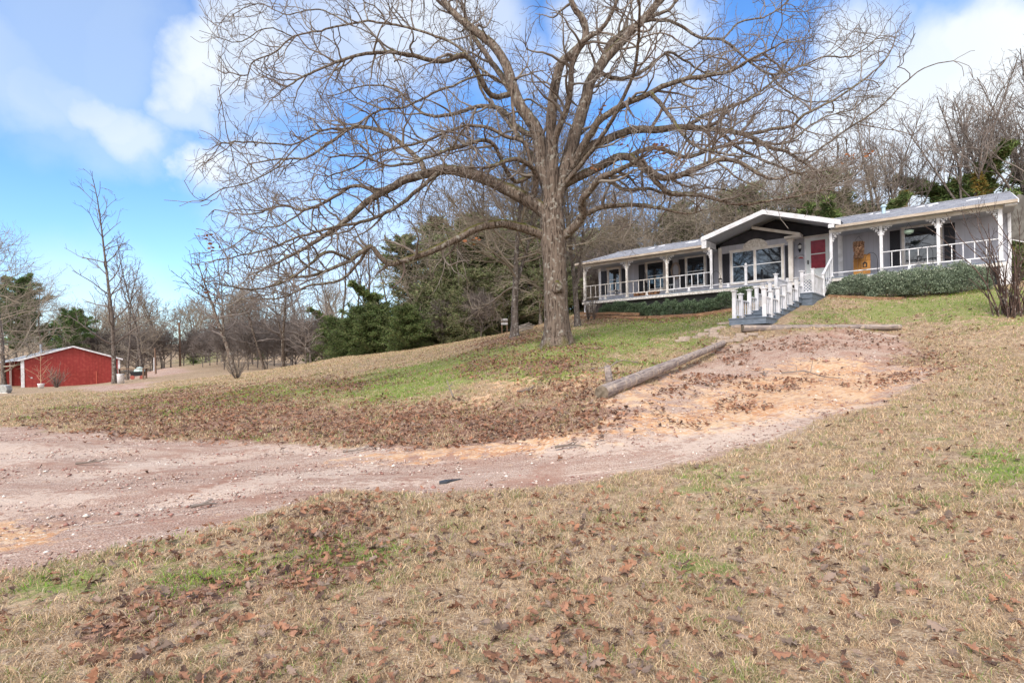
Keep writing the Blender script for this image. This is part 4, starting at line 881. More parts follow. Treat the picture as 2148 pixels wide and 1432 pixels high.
def lattice(p0, p1, w0, w1, par):
    """diagonal laths between two upright lines"""
    m_ = MB(); Lh = math.dist(p0, p1); Hh = w1-w0; st = .13
    def P_(u, v): return (p0[0]+(p1[0]-p0[0])*u/Lh, p0[1]+(p1[1]-p0[1])*u/Lh, w0+v)
    for sg in (1, -1):
        c = -Hh
        while c < Lh:
            # line u = c + v (sg=1) or mirrored
            v0 = max(0, -c); v1 = min(Hh, Lh-c)
            if v1-v0 > .03:
                u0, u1 = c+v0, c+v1
                if sg < 0: u0, u1 = Lh-u0, Lh-u1
                m_.bar(P_(u0, v0), P_(u1, v1), .012, .032)
            c += st
    m_.bar(P_(0, 0), P_(Lh, 0), .05, .05).bar(P_(0, Hh), P_(Lh, Hh), .06, .05)
    return spart('lattice', m_, WHITE, par)
q0 = spart('post', MB().box(14.28, 14.38, -4.60, -4.50, -1.08, -.05).box(14.25, 14.41, -4.63, -4.47, -.048, -.015), WHITE)
q1 = spart('post', MB().box(14.28, 14.38, -2.45, -2.35, -1.3, -.05).box(14.25, 14.41, -2.48, -2.32, -.048, -.015), WHITE)
spart('post', MB().box(12.76, 12.86, -2.45, -2.35, -1.3, -.05), WHITE)
lattice((13.97, -4.55), (14.28, -4.55), -1.0, -.25, ST); lattice((14.33, -4.5), (14.33, -2.45), -1.0, -.25, ST); lattice((12.81, -4.5), (12.81, -2.45), -1.0, -.25, ST)
spart('handrail', MB().bar((14.33, -2.42, -.04), (14.29, -.1, 1.02), .09, .045), WHITE)
m_ = MB()
for k in range(1, 5):
    f = k/5; t = -2.42+2.3*f; m_.box(14.30, 14.33, t, t+.03, -1.0+f*1.0, -.06+f*1.05)
spart('baluster', m_, WHITE)

# ------------------------------------------------------------------ things on and about the porch
def hthing(name, s, t, w, label, cat, rz=0., **k):
    p = hw(s, t, w); return empty(name, p, HRZ+rz, label=label, cat=cat, **k)
t_ = hthing('wall_lantern', 12.46, TW-.002, 1.98, 'black lantern lamp on the wall beside the front door', 'wall lamp')
MB().box(-.05, .05, -.03, 0, .0, .28).tube([(0, -.02, .2), (0, -.1, .34), (0, -.17, .30)], .015, 6).build('wall_bracket', BLACKM, t_)
MB().lathe([(.02, .30), (.10, .22), (.105, .19)], (0, -.17, 0), 8).lathe([(.085, 0), (.07, -.06), (.012, -.2)], (0, -.17, 0), 8).build('lamp_cage', BLACKM, t_)
MB().lathe([(.075, .0), (.095, .19)], (0, -.17, .002), 8).build('lamp_glass', mat('frosted', (.5, .5, .5), .2), t_)
t_ = hthing('welcome_sign', 12.47, TW-.01, 1.50, 'melon slice plaque with curved lettering hung beside the front door', 'sign')
MB().prism([(.20*math.cos(a)-.02, .20*math.sin(a)-.08) for a in [R(15+i*12) for i in range(12)]], -.03, -.01).build('rind', mat('rind', (.55, .50, .50), .6), t_)
MB().prism([(.145*math.cos(a)-.0, .14*math.sin(a)-.08) for a in [R(15+i*12) for i in range(12)]], -.04, -.031).build('melon_flesh', mat('melon_red', (.40, .05, .05), .6), t_)
for i, chh in enumerate('WELCOME'):
    a = R(150-i*20); cu = bpy.data.curves.new('letter', 'FONT'); cu.body = chh; cu.size = .09; cu.extrude = .004; cu.align_x = 'CENTER'
    tmp = bpy.data.objects.new('tmp', cu); COL.objects.link(tmp); me_ = bpy.data.meshes.new_from_object(tmp); bpy.data.objects.remove(tmp)
    o = bpy.data.objects.new('letter', me_); COL.objects.link(o); o.parent = t_; o.location = (.25*math.cos(a)-.02, -.02, .25*math.sin(a)-.10); o.rotation_euler = (R(90), math.pi/2-a if False else -(a-math.pi/2), 0); me_.materials.clear(); me_.materials.append(BLACKM)
# dried basket, straw panel
t_ = hthing('dried_basket', 15.36, .55, 1.02, 'dry brown hanging flower basket above the orange slatted panel', 'hanging basket')
rsb = np.random.RandomState(3); n = 2600; a = rsb.rand(n)*6.28; hh = rsb.rand(n); rr = (.21-.05*(1-hh))*(.8+.3*rsb.rand(n))
n_b = n; V, Fq, C = sprays(rsb, np.c_[np.cos(a)*rr, np.sin(a)*rr, -.05+hh*.78], np.c_[np.cos(a)*.4, np.sin(a)*.4, -np.ones(n)*.9], .10, .009, colours(rsb, n, (.20, .10, .06), .4, (.42, .27, .17), .4), .35)
raw('dried_flowers', V, Fq, LEAFM, t_, False, C)
MB().lathe([(.10, .05), (.16, .45), (.20, .72)], (0, 0, 0), 12).build('basket', mat('coir', (.14, .08, .05), .95), t_)
MB().tube([(-.2, 0, .7), (0, 0, 1.0)], .006, 5).tube([(.2, 0, .7), (0, 0, 1.0)], .006, 5).build('hanger', BLACKM, t_)
t_ = hthing('slatted_board', 15.42, .95, .06, 'orange brown slatted panel leaning below the dried hanging basket', 'panel')
m_ = MB()
for k in range(4): m_.box(-.36+k*.182, -.36+k*.182+.172, -.02, .02, 0, 1.12)
m_.build('slat', mat('orange_wood', (.46, .22, .055), .75, (.34, .15, .04), 6., stretch=(1, 1, .3)), t_)
MB().box(-.38, .38, -.035, -.021, .80, .83).box(-.38, .38, -.035, -.021, .35, .38).build('crossbar', mat('orange_bar', (.33, .15, .04), .8), t_)
t_.rotation_euler = (R(-6), 0, HRZ)
def hook_lantern(s, w0, label, hh=1.05, sg=-1):
    t_ = hthing('hook_lantern', s, -.16, w0, label, 'lantern')
    arc = [(0, 0, 0), (0, 0, hh*.55)]+[(sg*(.25-.25*math.cos(a)), 0, hh*.55+.36*math.sin(a)) for a in [i*math.pi/9 for i in range(1, 10)]]+[(sg*.5, 0, hh*.55-.06)]
    MB().tube(arc, .011, 6).build('hook', BLACKM, t_)
    z = hh*.55-.30; m_ = MB().box(sg*.5-.08, sg*.5+.08, -.08, .08, z, z+.02).prism([(sg*.5-.10, z+.18), (sg*.5+.10, z+.18), (sg*.5, z+.26)], -.09, .09)
    for a, b in ((-.07, -.07), (.07, -.07), (-.07, .07), (.07, .07)): m_.box(sg*.5+a-.01, sg*.5+a+.01, b-.01, b+.01, z+.02, z+.18)
    m_.build('lantern_body', BLACKM, t_)
hook_lantern(16.2, .10, 'small black lantern on a curved hook between the orange panel and the right window')
hook_lantern(18.3, .18, 'small lantern on a hook in front of the right window, above the big shrubs', .95)
hook_lantern(8.38, .10, 'black lantern on a hook at the porch post left of the picture window', 1.0, 1)
hook_lantern(2.95, .10, 'small black lantern hanging over the railing at the left end window', .9)
t_ = hthing('wreath', 5.42, TW-.06, 1.62, 'pale dried vine wreath hung between two porch windows', 'wreath')
pr = random.Random(9); ch = []
for k in range(40):
    a0 = pr.uniform(0, 6.28); c = []; r_ = pr.uniform(.8, 1.1)
    for j in range(9): a = a0+j*.28; c.append((.27*r_*math.cos(a)+pr.gauss(0, .012), -.03+pr.gauss(0, .02), .50*r_*math.sin(a)+pr.gauss(0, .012)))
    ch.append((c, [.007]*9))
chain_obj('vine_ring', [(ch, 4)], mat('vine', (.42, .33, .28), .9), t_)
MB().lathe([(.05, -.06), (.20, .0), (.21, .05)], (0, -.06, -.34), 12).build('dish', mat('clay', (.45, .33, .29), .8), t_)
t_ = hthing('firewood_pile', 3.9, 1.0, .06, 'low pile of brown split firewood behind the left porch railing', 'firewood')
pr = random.Random(5)
for k in range(16):
    x = -.7+.2*(k % 8)+pr.uniform(-.03, .03); z = .10+.17*(k//8); c = MB().tube([(x, -.25+pr.uniform(-.04, .04), z), (x+pr.uniform(-.03, .03), .25, z)], pr.uniform(.07, .10), 7).build('log_piece', mat('firewood', (.26, .12, .06), .9, (.36, .2, .11), 8.) if k == 0 else bpy.data.materials['firewood'], t_)
t_ = hthing('black_cooker', 3.55, 1.5, .06, 'slim black cooker standing beside the second porch window', 'outdoor cooker')  # black grill-like cooker
MB().lathe([(.16, .3), (.18, .5), (.17, .95), (.10, 1.02)], (0, 0, 0), 12).box(-.14, .14, -.14, .14, 0, .28).build('body', BLACKM, t_)
MB().tube([(-.12, -.1, 1.0), (-.13, -.1, 1.5), (.0, -.1, 1.68), (.13, -.1, 1.5), (.12, -.1, 1.0)], .02, 6).build('handle', BLACKM, t_)
t_ = hthing('porch_stool', 5.45, 1.3, .06, 'small pale grey stool under the wreath on the porch', 'stool')
MB().box(-.2, .2, -.2, .2, .62, .66).build('seat', mat('stool_grey', (.45, .46, .48), .6), t_)
for a in (-.17, .17):
    for b in (-.17, .17): MB().bar((a, b, 0), (a, b, .62), .04, .04).build('leg', bpy.data.materials['stool_grey'], t_)
MB().box(-.17, .17, -.185, -.165, .3, .34).box(-.17, .17, .165, .185, .3, .34).build('stretcher', bpy.data.materials['stool_grey'], t_)
t_ = hthing('hanging_planter', 17.4, .3, 1.75, 'small pale green hanging planter in front of the right window', 'hanging planter')
MB().lathe([(.06, 0), (.17, .05), (.2, .16), (.19, .17)], (0, 0, 0), 14).build('bowl', mat('mint', (.38, .50, .40), .6), t_)
MB().tube([(-.18, 0, .16), (0, 0, .5)], .005, 4).tube([(.18, 0, .16), (0, 0, .5)], .005, 4).build('hanger', BLACKM, t_)
x, y, z = hw(.75, -.35, 0); z = gz(x, y)
t_ = empty('white_urn', (x, y, z-.03), label='tapered white pot standing below the left corner of the porch', cat='planter pot')
MB().lathe([(.16, 0), (.18, .1), (.28, .62), (.33, .66), (.33, .72), (.26, .72)], (0, 0, 0), 18).build('pot', OLDWHITE, t_, True)
MB().lathe([(.25, .60), (.24, .66)], (0, 0, 0), 14).build('soil', mat('soil', (.06, .04, .03), .95), t_)

# shrubs by the porch
for i, (s, t, sx, sz, n) in enumerate([(15.35, -1.15, 1.15, .95, 9000), (16.7, -1.35, 1.2, 1.15, 9500), (18.05, -1.4, 1.25, 1.28, 10500), (19.3, -1.2, 1.15, 1.25, 9500)]):
    x, y = hxy(s, t); lb = ['low dark green shrub nearest the stairs in the large porch hedge', 'second rounded shrub from the stairs in the large porch hedge', 'tall rounded shrub below the right window in the porch hedge', 'bulky dark shrub at the right end of the porch hedge'][i]
    shrub_obj('hedge_shrub', 20+i, sx, 1.05, sz*.98, int(n*1.7), (.18, .225, .155), (.38, .43, .31), loc=(x, y, gz(x, y)), rz=HRZ, label=lb, cat='shrub', group='dark evergreen shrubs in front of the right porch')
for i in range(9):
    s = 2.2+i*1.02; x, y = hxy(s, -.75-.1*(i % 3)); x2, y2 = x, y
    shrub_obj('low_shrub', 40+i, .74+.1*(i % 2), .6, .70+.09*((i*5) % 3), 6000, (.10, .15, .085), (.22, .28, .17), .06, .018, loc=(x, y, gz(x, y)-.02+.12), rz=HRZ, label='low green shrub in the row under the left porch railing', cat='shrub', group='low green shrubs along the left porch')
TIMB = mat('timber', (.30, .17, .09), .9, (.18, .10, .06), 5., (.40, .26, .16), 20, bump=.6, bscale=12, stretch=(.4, .4, 1))
def timber(s0, s1, t, label, dz=.08, wd=.16):
    a = hxy(s0, t); b = hxy(s1, t); n = 8; m_ = MB(); pts = [(a[0]+(b[0]-a[0])*k/n, a[1]+(b[1]-a[1])*k/n) for k in range(n+1)]; o0 = pts[0]; z0 = gz(*o0)
    P3 = [(x-o0[0], y-o0[1], gz(x, y)-z0+dz) for x, y in pts]
    for k in range(n): m_.bar(P3[k], P3[k+1], wd, wd)
    t_ = raw('landscape_timber', m_.V, m_.F, TIMB); t_.location = (*o0, z0); tag(t_, label, 'timber edging')
timber(.2, 5.2, -1.7, 'brown timber edging below the left half of the low shrub row'); timber(5.3, 10.6, -1.7, 'brown timber edging below the right half of the low shrub row')
timber(.6, 4.6, -1.45, 'short upper timber stacked behind the left edging timber', .26); timber(14.5, 17.3, -2.25, 'thin timber edging at the foot of the large porch hedge', .05, .12)

# ------------------------------------------------------------------ the woods
G = 'slender bare trees behind the house and lawn'
plant('twin', 1080, 709, 27., 9.6, 'twin-stemmed tree with pale blotched bark left of the oak', rz=3.5, wide=1.15)
plant('broad', 1212, 685, 30.5, 10.2, 'dark leaning trunk close behind the right side of the oak', rz=1.0)
plant('shedtree', 241, 806, 48., 17.0, 'tall straight bare tree at the right corner of the red barn')
for px, Z, H in ((267, 60, 13), (298, 58, 14.5)):
    plant('tall2', px, 796, Z, H, 'left one of the bare pair behind the picnic table' if px == 267 else 'right one of the bare pair behind the picnic table', group='pair of bare trees behind the picnic table')
plant('gnarl', 494, 768, 44., 9.6, 'crooked dark tree leaning left above the vase-shaped shrub', rz=0.2)
plant('gnarl', 592, 762, 50., 9., 'crooked low tree in the tree line behind the lawn saplings', rz=2.4)
plant('gnarl', 555, 760, 56., 8., 'short crooked tree between the two other dark crooked trees', rz=1.4)
plant('sapling', 641, 766, 40., 4.6, 'left of two pale saplings on the edge of the lawn', name='sapling', group='two pale saplings')
plant('sapling', 652, 766, 40.3, 5.4, 'right and taller of two pale saplings on the edge of the lawn', name='sapling', group='two pale saplings')
plant('droopy', 8, 800, 66., 16.5, 'grey fine-twigged tree drooping over the open bay of the barn', rz=.5)
plant('droopy', 95, 790, 86., 15., 'grey drooping tree behind the barn roof, left of the green pine', rz=2.2)
plant('droopy', -60, 800, 74., 20., 'tall grey tree at the left edge of the view', rz=4.)
plant('droopy', 285, 780, 76., 9.5, 'low grey spreading tree behind the barn and picnic table', rz=5.)
plant('droopy', 215, 780, 88., 11., 'grey spreading tree behind the right roof slope of the barn', rz=1.)
LW = 'tall slim bare trunk in the wood left of the big oak'
for px, Z, H, kd in ((700, 58, 13, 'tall2'), (716, 62, 17, 'tall'), (742, 66, 16, 'tall2'), (766, 60, 17.5, 'tall'), (787, 64, 18, 'tall2'), (812, 70, 17, 'tall'), (845, 66, 18, 'tall2'), (884, 62, 17, 'tall'), (925, 66, 18, 'tall2'), (960, 60, 17, 'tall'), (1000, 64, 18, 'broad'), (1040, 60, 16, 'tall2'), (1075, 66, 18, 'tall'), (1120, 62, 17, 'broad'), (1165, 66, 17, 'tall2'), (1205, 60, 16, 'tall'), (650, 70, 14, 'tall2'), (612, 72, 13, 'tall')):
    plant(kd, px, 745, Z, H, LW, group='bare trees in the wood left of the oak')
for i, (px, Z, H, kd) in enumerate(((1260, 56, 13, 'broad'), (1300, 60, 13, 'tall2'), (1345, 54, 12, 'broad'), (1395, 58, 13, 'tall2'), (1440, 52, 12, 'droopy'), (1490, 56, 13, 'broad'), (1540, 54, 12, 'droopy'), (1590, 58, 14, 'tall2'), (1640, 52, 13, 'broad'), (1690, 56, 14, 'tall2'), (1740, 54, 15, 'broad'), (1790, 50, 14, 'tall2'))):
    plant(kd, px, 600, Z, H, 'bare tree in the wood behind the left and middle roof', group='bare trees behind the left and middle roof')
for i, (px, Z, H, kd) in enumerate(((1866, 44, 16, 'vtree'), (1884, 47, 15, 'vtree'), (1918, 46, 14, 'vtree'), (1962, 50, 15.5, 'tall2'), (2012, 42, 16.5, 'vtree'), (2024, 47, 16, 'vtree'), (2066, 45, 16.5, 'vtree'), (2104, 44, 17, 'vtree'), (2144, 42, 16.5, 'vtree'), (2190, 44, 18, 'vtree'))):
    plant(kd, px, 560, Z, H, 'tall bare tree rising behind the right end of the roof', group='tall bare trees behind the right end of the roof')
rf = random.Random(31)
for i in range(44):
    px = 20+i*16.3+rf.uniform(-7, 7); Z = rf.uniform(96, 150)
    plant(rf.choice(['far', 'tall2', 'far', 'far']), px, 760, Z, rf.uniform(9, 15), 'hazy bare tree in the far line beyond the lawn', group='bare trees in the far line beyond the lawn')
# evergreens
def ev(px, Z, sc_, proto, label, name='cedar_tree', rz=None, group=None):
    x = at(px, 740, Z)[0]; z = gz(x, Z); rz = px*.61 % 6.28 if rz is None else rz
    c = proto if not proto.get('used') else copy_tree(proto)
    if c is proto: proto['used'] = 1; PROT_EV.append(proto)
    c.location = (x, Z, z-.1); c.rotation_euler = (0, 0, rz); c.scale = (sc_, sc_, sc_); c['label'] = label; c['category'] = 'tree' if 'tree' in name else 'shrub'
    if group: c['group'] = group
    elif 'group' in c: del c['group']
    return c
PROT_EV = []
cedA = evergreen('cedar_tree', 1, 9, 2.9, 26000, .20, .035, (.155, .18, .08), (.24, .21, .125), 'round', 150)
cedB = evergreen('cedar_tree', 2, 9, 2.4, 22000, .20, .035, (.14, .20, .065), (.22, .22, .09), 'cone', 120)
cedG = evergreen('juniper_bush', 3, 4.5, 2.5, 26000, .16, .03, (.085, .12, .04), (.14, .15, .06), 'round', 130)
cedR = evergreen('cedar_tree', 5, 9, 1.8, 9000, .22, .035, (.24, .16, .04), (.13, .16, .045), 'cone', 90)
pine = evergreen('pine_tree', 4, 15, 4.0, 18000, .40, .055, (.11, .18, .06), (.17, .23, .075), 'pine', 62)
ev(742, 45, 1.0, cedG, 'olive green juniper at the left end of the evergreen bank', 'juniper_bush')
ev(768, 48, 1.1, cedG, 'taller olive juniper rising behind the end of the evergreen bank', 'juniper_bush')
ev(800, 44, .85, cedG, 'second green juniper of the bank beside the lawn', 'juniper_bush')
ev(852, 40, .78, cedG, 'bright green low juniper in the middle of the evergreen bank', 'juniper_bush')
ev(822, 43, .66, cedG, 'small juniper between two bigger ones of the evergreen bank', 'juniper_bush')
for px, Z, H in ((905, 46, 9.5), (975, 47, 10), (1135, 42, 9)): plant('droopy', px, 720, Z, H, 'fine-twigged brown tree woven through the dark cedars left of the oak', group='fine-twigged trees among the dark cedars')
for px, Z, H in ((1248, 46, 9.5), (1285, 44, 8.5), (1325, 47, 10), (1365, 45, 9.5), (1410, 48, 11), (1455, 46, 10.5), (1510, 44, 9.5), (1560, 46, 10.5), (1615, 45, 10.5), (1665, 46, 11), (1715, 44, 10.5), (1770, 46, 11), (1830, 43, 9.5)): plant('droopy', px, 600, Z, H, 'pale fine-twigged tree close behind the house roof', group='fine-twigged trees close behind the roof')
for px, Z, H in ((1250, 43, 5), (1300, 45, 6), (1240, 50, 7), (1180, 44, 5.5), (1150, 46, 6)): plant('thicket', px, 640, Z, H, 'brown thicket between the oak and the left end of the house', 'bush', 'brown thickets between the oak and the house', name='thicket_bush')
for px, Z, s in ((1255, 48, .8), (1235, 52, .9), (1190, 50, .9), (1290, 50, .9), (1180, 45, .6)): ev(px, Z, s, cedA, 'dark cedar between the oak and the left end of the house', group='cedars between the oak and the house')
for px, Z, s in ((715, 47, .9), (730, 44, .75), (770, 43, .8), (785, 45.5, 1.05), (835, 45, .95), (870, 42, .75), (895, 44, .9)): ev(px, Z, s, cedG, 'bushy green juniper in the low bank beside the lawn', 'juniper_bush', group='bushy junipers of the low bank')
g_ = 'dark cedars behind the twin-stemmed tree'
for px, Z, s in ((885, 44, .66), (925, 46, .95), (965, 44, 1.1), (1005, 46, 1.15), (1040, 43, .95), (1100, 46, .9), (1135, 44, .85), (905, 50, 1.0), (985, 41, .62), (938, 42, .55), (1165, 42, .8), (1225, 46, .8), (1060, 50, 1.15), (870, 48, 1.15), (950, 52, 1.4), (1010, 53, 1.45), (1090, 52, 1.35)):
    ev(px, Z, s, cedA, 'dark olive cedar in the bank behind the twin-stemmed tree', group=g_)
for px, Z, s in ((722, 58, .9), (690, 64, .7), (825, 56, 1.1), (655, 70, .6), (870, 58, 1.2)):
    ev(px, Z, s, cedB, 'cedar standing among the bare trunks left of the oak', group='cedars among the bare trunks left of the oak')
for px, Z, s in ((1270, 53, 1.0), (1330, 50, 1.05), (1400, 52, 1.15), (1465, 49, 1.15), (1530, 52, 1.3), (1600, 50, 1.3), (1665, 47, 1.2), (1725, 49, 1.35)):
    ev(px, Z, s, cedA, 'cedar behind the left and middle of the house', group='cedars behind the left and middle of the house')
for px, Z, s in ((1650, 43, 1.0), (1705, 42, 1.1), (1752, 41, 1.0), (1815, 40, .95), (1780, 46, 1.25), (1830, 44, 1.20), (1872, 47, 1.45), (1930, 45, 1.25), (2000, 47, 1.50), (2068, 44, 1.50), (2135, 42, 1.45), (2200, 44, 1.60)):
    ev(px, Z, s, cedB, 'green cedar showing above the right half of the roof', group='green cedars above the right half of the roof')
ev(2052, 41.5, .98, cedR, 'rust-coloured cedar above the right end of the roof'); ev(1892, 43, 1.0, cedR, 'brownish cedar above the roof over the right window'); ev(1600, 54, 1.1, cedR, 'brownish cedar above the entry gable')
ev(70, 88, 1.12, pine, 'tall green pine behind the barn', 'pine_tree'); ev(115, 84, .78, pine, 'shorter green pine behind the barn roof ridge', 'pine_tree'); ev(30, 94, 1.0, pine, 'green pine behind the open bay of the barn', 'pine_tree')
ev(140, 92, .62, pine, 'lowest green pine right of the other two behind the barn', 'pine_tree')
for px, Z, s in ((200, 110, .8), (405, 112, .7), (545, 100, .7)):
    ev(px, Z, s, cedB, 'small dark cedar in the far line beyond the lawn', group='dark cedars in the far line')
# thickets
for i, (px, Z, H) in enumerate(((425, 68, 4.2), (440, 74, 5.5), (345, 82, 6.5), (315, 84, 7), (385, 92, 5), (470, 60, 4.6), (520, 56, 4.4), (560, 60, 5), (600, 58, 4.6), (640, 56, 5), (675, 56, 5.2), (290, 86, 6.5), (245, 90, 7), (205, 90, 7), (700, 52, 4.4), (150, 96, 7), (175, 100, 8), (405, 86, 6), (455, 82, 6), (490, 86, 7), (530, 80, 7), (575, 78, 7), (610, 80, 7.5), (655, 74, 7), (690, 70, 7), (230, 100, 8), (265, 98, 8), (300, 100, 8), (930, 42, 3.4), (1010, 40, 3.6), (620, 64, 6), (540, 66, 6), (500, 72, 6))):
    plant('thicket', px, 760, Z, H, 'brown leafless thicket at the edge of the lawn', 'bush', 'leafless thickets along the lawn edge', name='thicket_bush')
plant('vase', 497, 793, 33.5, 1.75, 'small vase-shaped bare shrub alone on the lawn', 'shrub', name='vase_shrub')
for px, Z, H in ((1234, 33.8, 2.6), (1246, 33.6, 2.2)): plant('vase', px, 668, Z, H, 'thin bare stems growing up by the left corner of the porch', 'shrub', 'thin stems by the left porch corner', name='thin_shrub', wide=.4)
# many-stemmed crepe myrtle at the right edge
def myrtle():
    x = at(2117, 660, 19.3)[0]; z = gz(x, 19.3); rng = random.Random(12); root = empty('crepe_myrtle', (x, 19.3, z), label='many-stemmed dark bare shrub at the right edge in front of the house end', cat='shrub')
    st = []; lv = [[], [], []]; PR = [dict(den=2.0, ang=(18, 45), len=1.0, r=.012, r1=.006, step=.15, gn=.06, up=.06), dict(den=2.2, ang=(20, 45), len=.45, r=.008, r1=.005, step=.12, gn=.07, up=.05), dict(den=1, ang=(20, 45), len=.2, r=.006, r1=.004, step=.1, gn=.07)]
    for i in range(44):
        az = rng.uniform(0, 6.28); tl = rng.uniform(.05, .42); dn = i > 12; L_ = rng.uniform(1.6, 2.8) if dn else rng.uniform(3., 4.6)
        off = .28 if dn and rng.random() < .7 else 0
        c, cr = walk(rng, (rng.gauss(off, .16), rng.gauss(0, .16), -.1), unit((math.cos(az)*tl+off*.25, math.sin(az)*tl, 1)), L_, rng.uniform(.018, .034), .008, .16, .035, .01); st.append((c, cr)); sprout(rng, c, cr, 0 if not dn else 1, PR, lv, .3)
    chain_obj('stem', [(st, 6)], bark('myrtle_bark', (.13, .085, .07), (.05, .035, .03), (.3, .27, .25), lich=.3), root); chain_obj('crown', [(lv[0], 4), (lv[1], 3), (lv[2], 3)], mat('myrtle_twig', (.07, .05, .045), .9), root)
myrtle()

# ------------------------------------------------------------------ red barn
def barn():
    x, y, _ = at(46, 811, 62.); z = min(gz(x, y), at(46, 811, 62.)[2]); an = math.atan2(.736, .677)
    B = empty('metal_barn', (x, y, z), an, label='low red metal barn with white trim and an open bay on its left side', cat='barn')
    RED = mat('red_metal', (.30, .040, .036), .5, (.27, .036, .03), .5, (.38, .07, .055), 3., groove=('X', .3, .12)); REDY = mat('red_metal_side', (.36, .028, .022), .5, groove=('Y', .3, .12))
    ROOF = mat('galvanised', (.50, .52, .55), .45, (.40, .42, .45), .7, groove=('X', .6, .06), metal=.2)
    W_, Ln, Hh, Rg = 9.0, 18., 3.05, 4.45
    MB().prism([(0, -.6), (W_, -.6), (W_, Hh), (W_/2, Rg), (0, Hh)], 0, .08).build('gable_wall', RED, B)
    MB().prism([(0, -.6), (W_, -.6), (W_, Hh), (W_/2, Rg), (0, Hh)], Ln-.08, Ln).build('back_wall', RED, B)
    MB().box(W_-.08, W_, .08, Ln-.08, -.6, Hh).build('side_wall', REDY, B); MB().box(2.6, 2.7, .08, Ln-.08, -.6, Hh+.75).build('inner_wall', REDY, B); MB().box(0, 2.6, 9., 9.1, -.6, Hh-.1).build('partition', RED, B)
    MB().add([(-.35, -.25, Hh-.10), (W_/2, -.25, Rg+.06), (W_/2, Ln+.2, Rg+.06), (-.35, Ln+.2, Hh-.10), (-.35, -.25, Hh-.16), (W_/2, -.25, Rg), (W_/2, Ln+.2, Rg), (-.35, Ln+.2, Hh-.16)], [(0, 1, 2, 3), (7, 6, 5, 4), (0, 4, 5, 1), (1, 5, 6, 2), (2, 6, 7, 3), (3, 7, 4, 0)]).build('roof', ROOF, B)
    MB().add([(W_/2, -.25, Rg+.06), (W_+.3, -.25, Hh-.08), (W_+.3, Ln+.2, Hh-.08), (W_/2, Ln+.2, Rg+.06), (W_/2, -.25, Rg), (W_+.3, -.25, Hh-.14), (W_+.3, Ln+.2, Hh-.14), (W_/2, Ln+.2, Rg)], [(0, 1, 2, 3), (7, 6, 5, 4), (0, 4, 5, 1), (1, 5, 6, 2), (2, 6, 7, 3), (3, 7, 4, 0)]).build('roof', ROOF, B)
    for a, b in (((-.35, -.28, Hh-.13), (W_/2, -.28, Rg+.03)), ((W_/2, -.28, Rg+.03), (W_+.3, -.28, Hh-.11))): MB().bar(a, b, .05, .17).build('rake_trim', WHITE, B)
    MB().box(-.06, .22, -.05, .06, -.5, Hh-.12).build('corner_trim', WHITE, B); MB().box(W_-.16, W_+.06, -.05, .06, -.5, Hh-.12).build('corner_trim', WHITE, B)
    for yy in (8.9, 16.6): MB().box(-.05, .12, yy, yy+.17, -.6, Hh-.15).build('bay_post', mat('post_pink', (.50, .40, .38), .7) if yy < 9 else bpy.data.materials['post_pink'], B)
    MB().tube([(2.9, 9, Hh+.7), (2.9, 9, Hh+2.)], .13, 10).build('flue', mat('flue', (.45, .48, .52), .5), B)
    MB().box(.75, .9, -.03, 0, .95, 1.1).build('outlet_box', WHITE, B)
    MB().box(6.65, 6.73, -.05, 0, -.3, 1.6).build('wall_pipe', mat('pipe_red', (.5, .12, .08), .5), B)
barn()
def gthing(name, px, py, Z, label, cat, rz=0., **k):
    x = at(px, py, Z)[0]; return empty(name, (x, Z, gz(x, Z)), rz, label=label, cat=cat, **k)
t_ = gthing('potted_tree', 86, 812, 55, 'bare young tree in a white pot in front of the red barn', 'potted tree')
MB().lathe([(.2, 0), (.28, .45), (.3, .5), (.26, .5)], (0, 0, 0), 14).build('pot', WHITE, t_, True)
tt = forest_tree(88, 4.1, .05, 1.6, .2, 18, (20, 45), .03, (1.2, 1.2, 0.), mat('orange_twig', (.42, .27, .17), .9), lean=0)
chain_obj('trunk', [(tt[0], 6)], bpy.data.materials['orange_twig'], t_); chain_obj('crown', [(tt[1], 4), (tt[2][0], 3), (tt[2][1], 3)], bpy.data.materials['orange_twig'], t_)
plant('vase', 118, 808, 58, 2.6, 'reddish leafless bush against the red barn wall', 'bush', name='barn_bush')
PL = mat('plank_brown', (.16, .10, .07), .9)
t_ = gthing('picnic_table', 276, 799, 52, 'brown outdoor table under the bare trees right of the barn', 'table', .2)
MB().box(-1.3, 1.3, -.4, .4, 1.05, 1.12).build('table_top', PL, t_)
for a in (-1.1, 1.1):
    for b in (-.3, .3): MB().box(a-.06, a+.06, b-.06, b+.06, 0, 1.05).build('leg', PL, t_)
t_ = gthing('bucket', 253, 803, 46.5, 'white bucket with a blue label at the foot of the tall tree by the barn', 'bucket')
MB().lathe([(.22, 0), (.26, .75), (.28, .8)], (0, 0, 0), 14).build('body', WHITE, t_, True); MB().lathe([(.236, .3), (.249, .55)], (0, 0, 0), 14).build('label_band', mat('label_blue', (.08, .14, .35), .5), t_, True)
MB().tube([(-.27, 0, .78), (-.2, -.15, .6), (.2, -.15, .6), (.27, 0, .78)], .012, 5).build('handle', BLACKM, t_)
t_ = gthing('marker_stake', 258, 804, 46.8, 'short cream stake beside the white bucket', 'stake'); MB().box(-.07, .07, -.07, .07, 0, .55).prism([(-.07, .55), (.07, .55), (0, .65)], -.07, .07).build('shaft', CREAM, t_)
t_ = gthing('garden_cart', 291, 797, 55, 'dark garden cart with a pale tarpaulin load between the tree trunks', 'cart', .3)
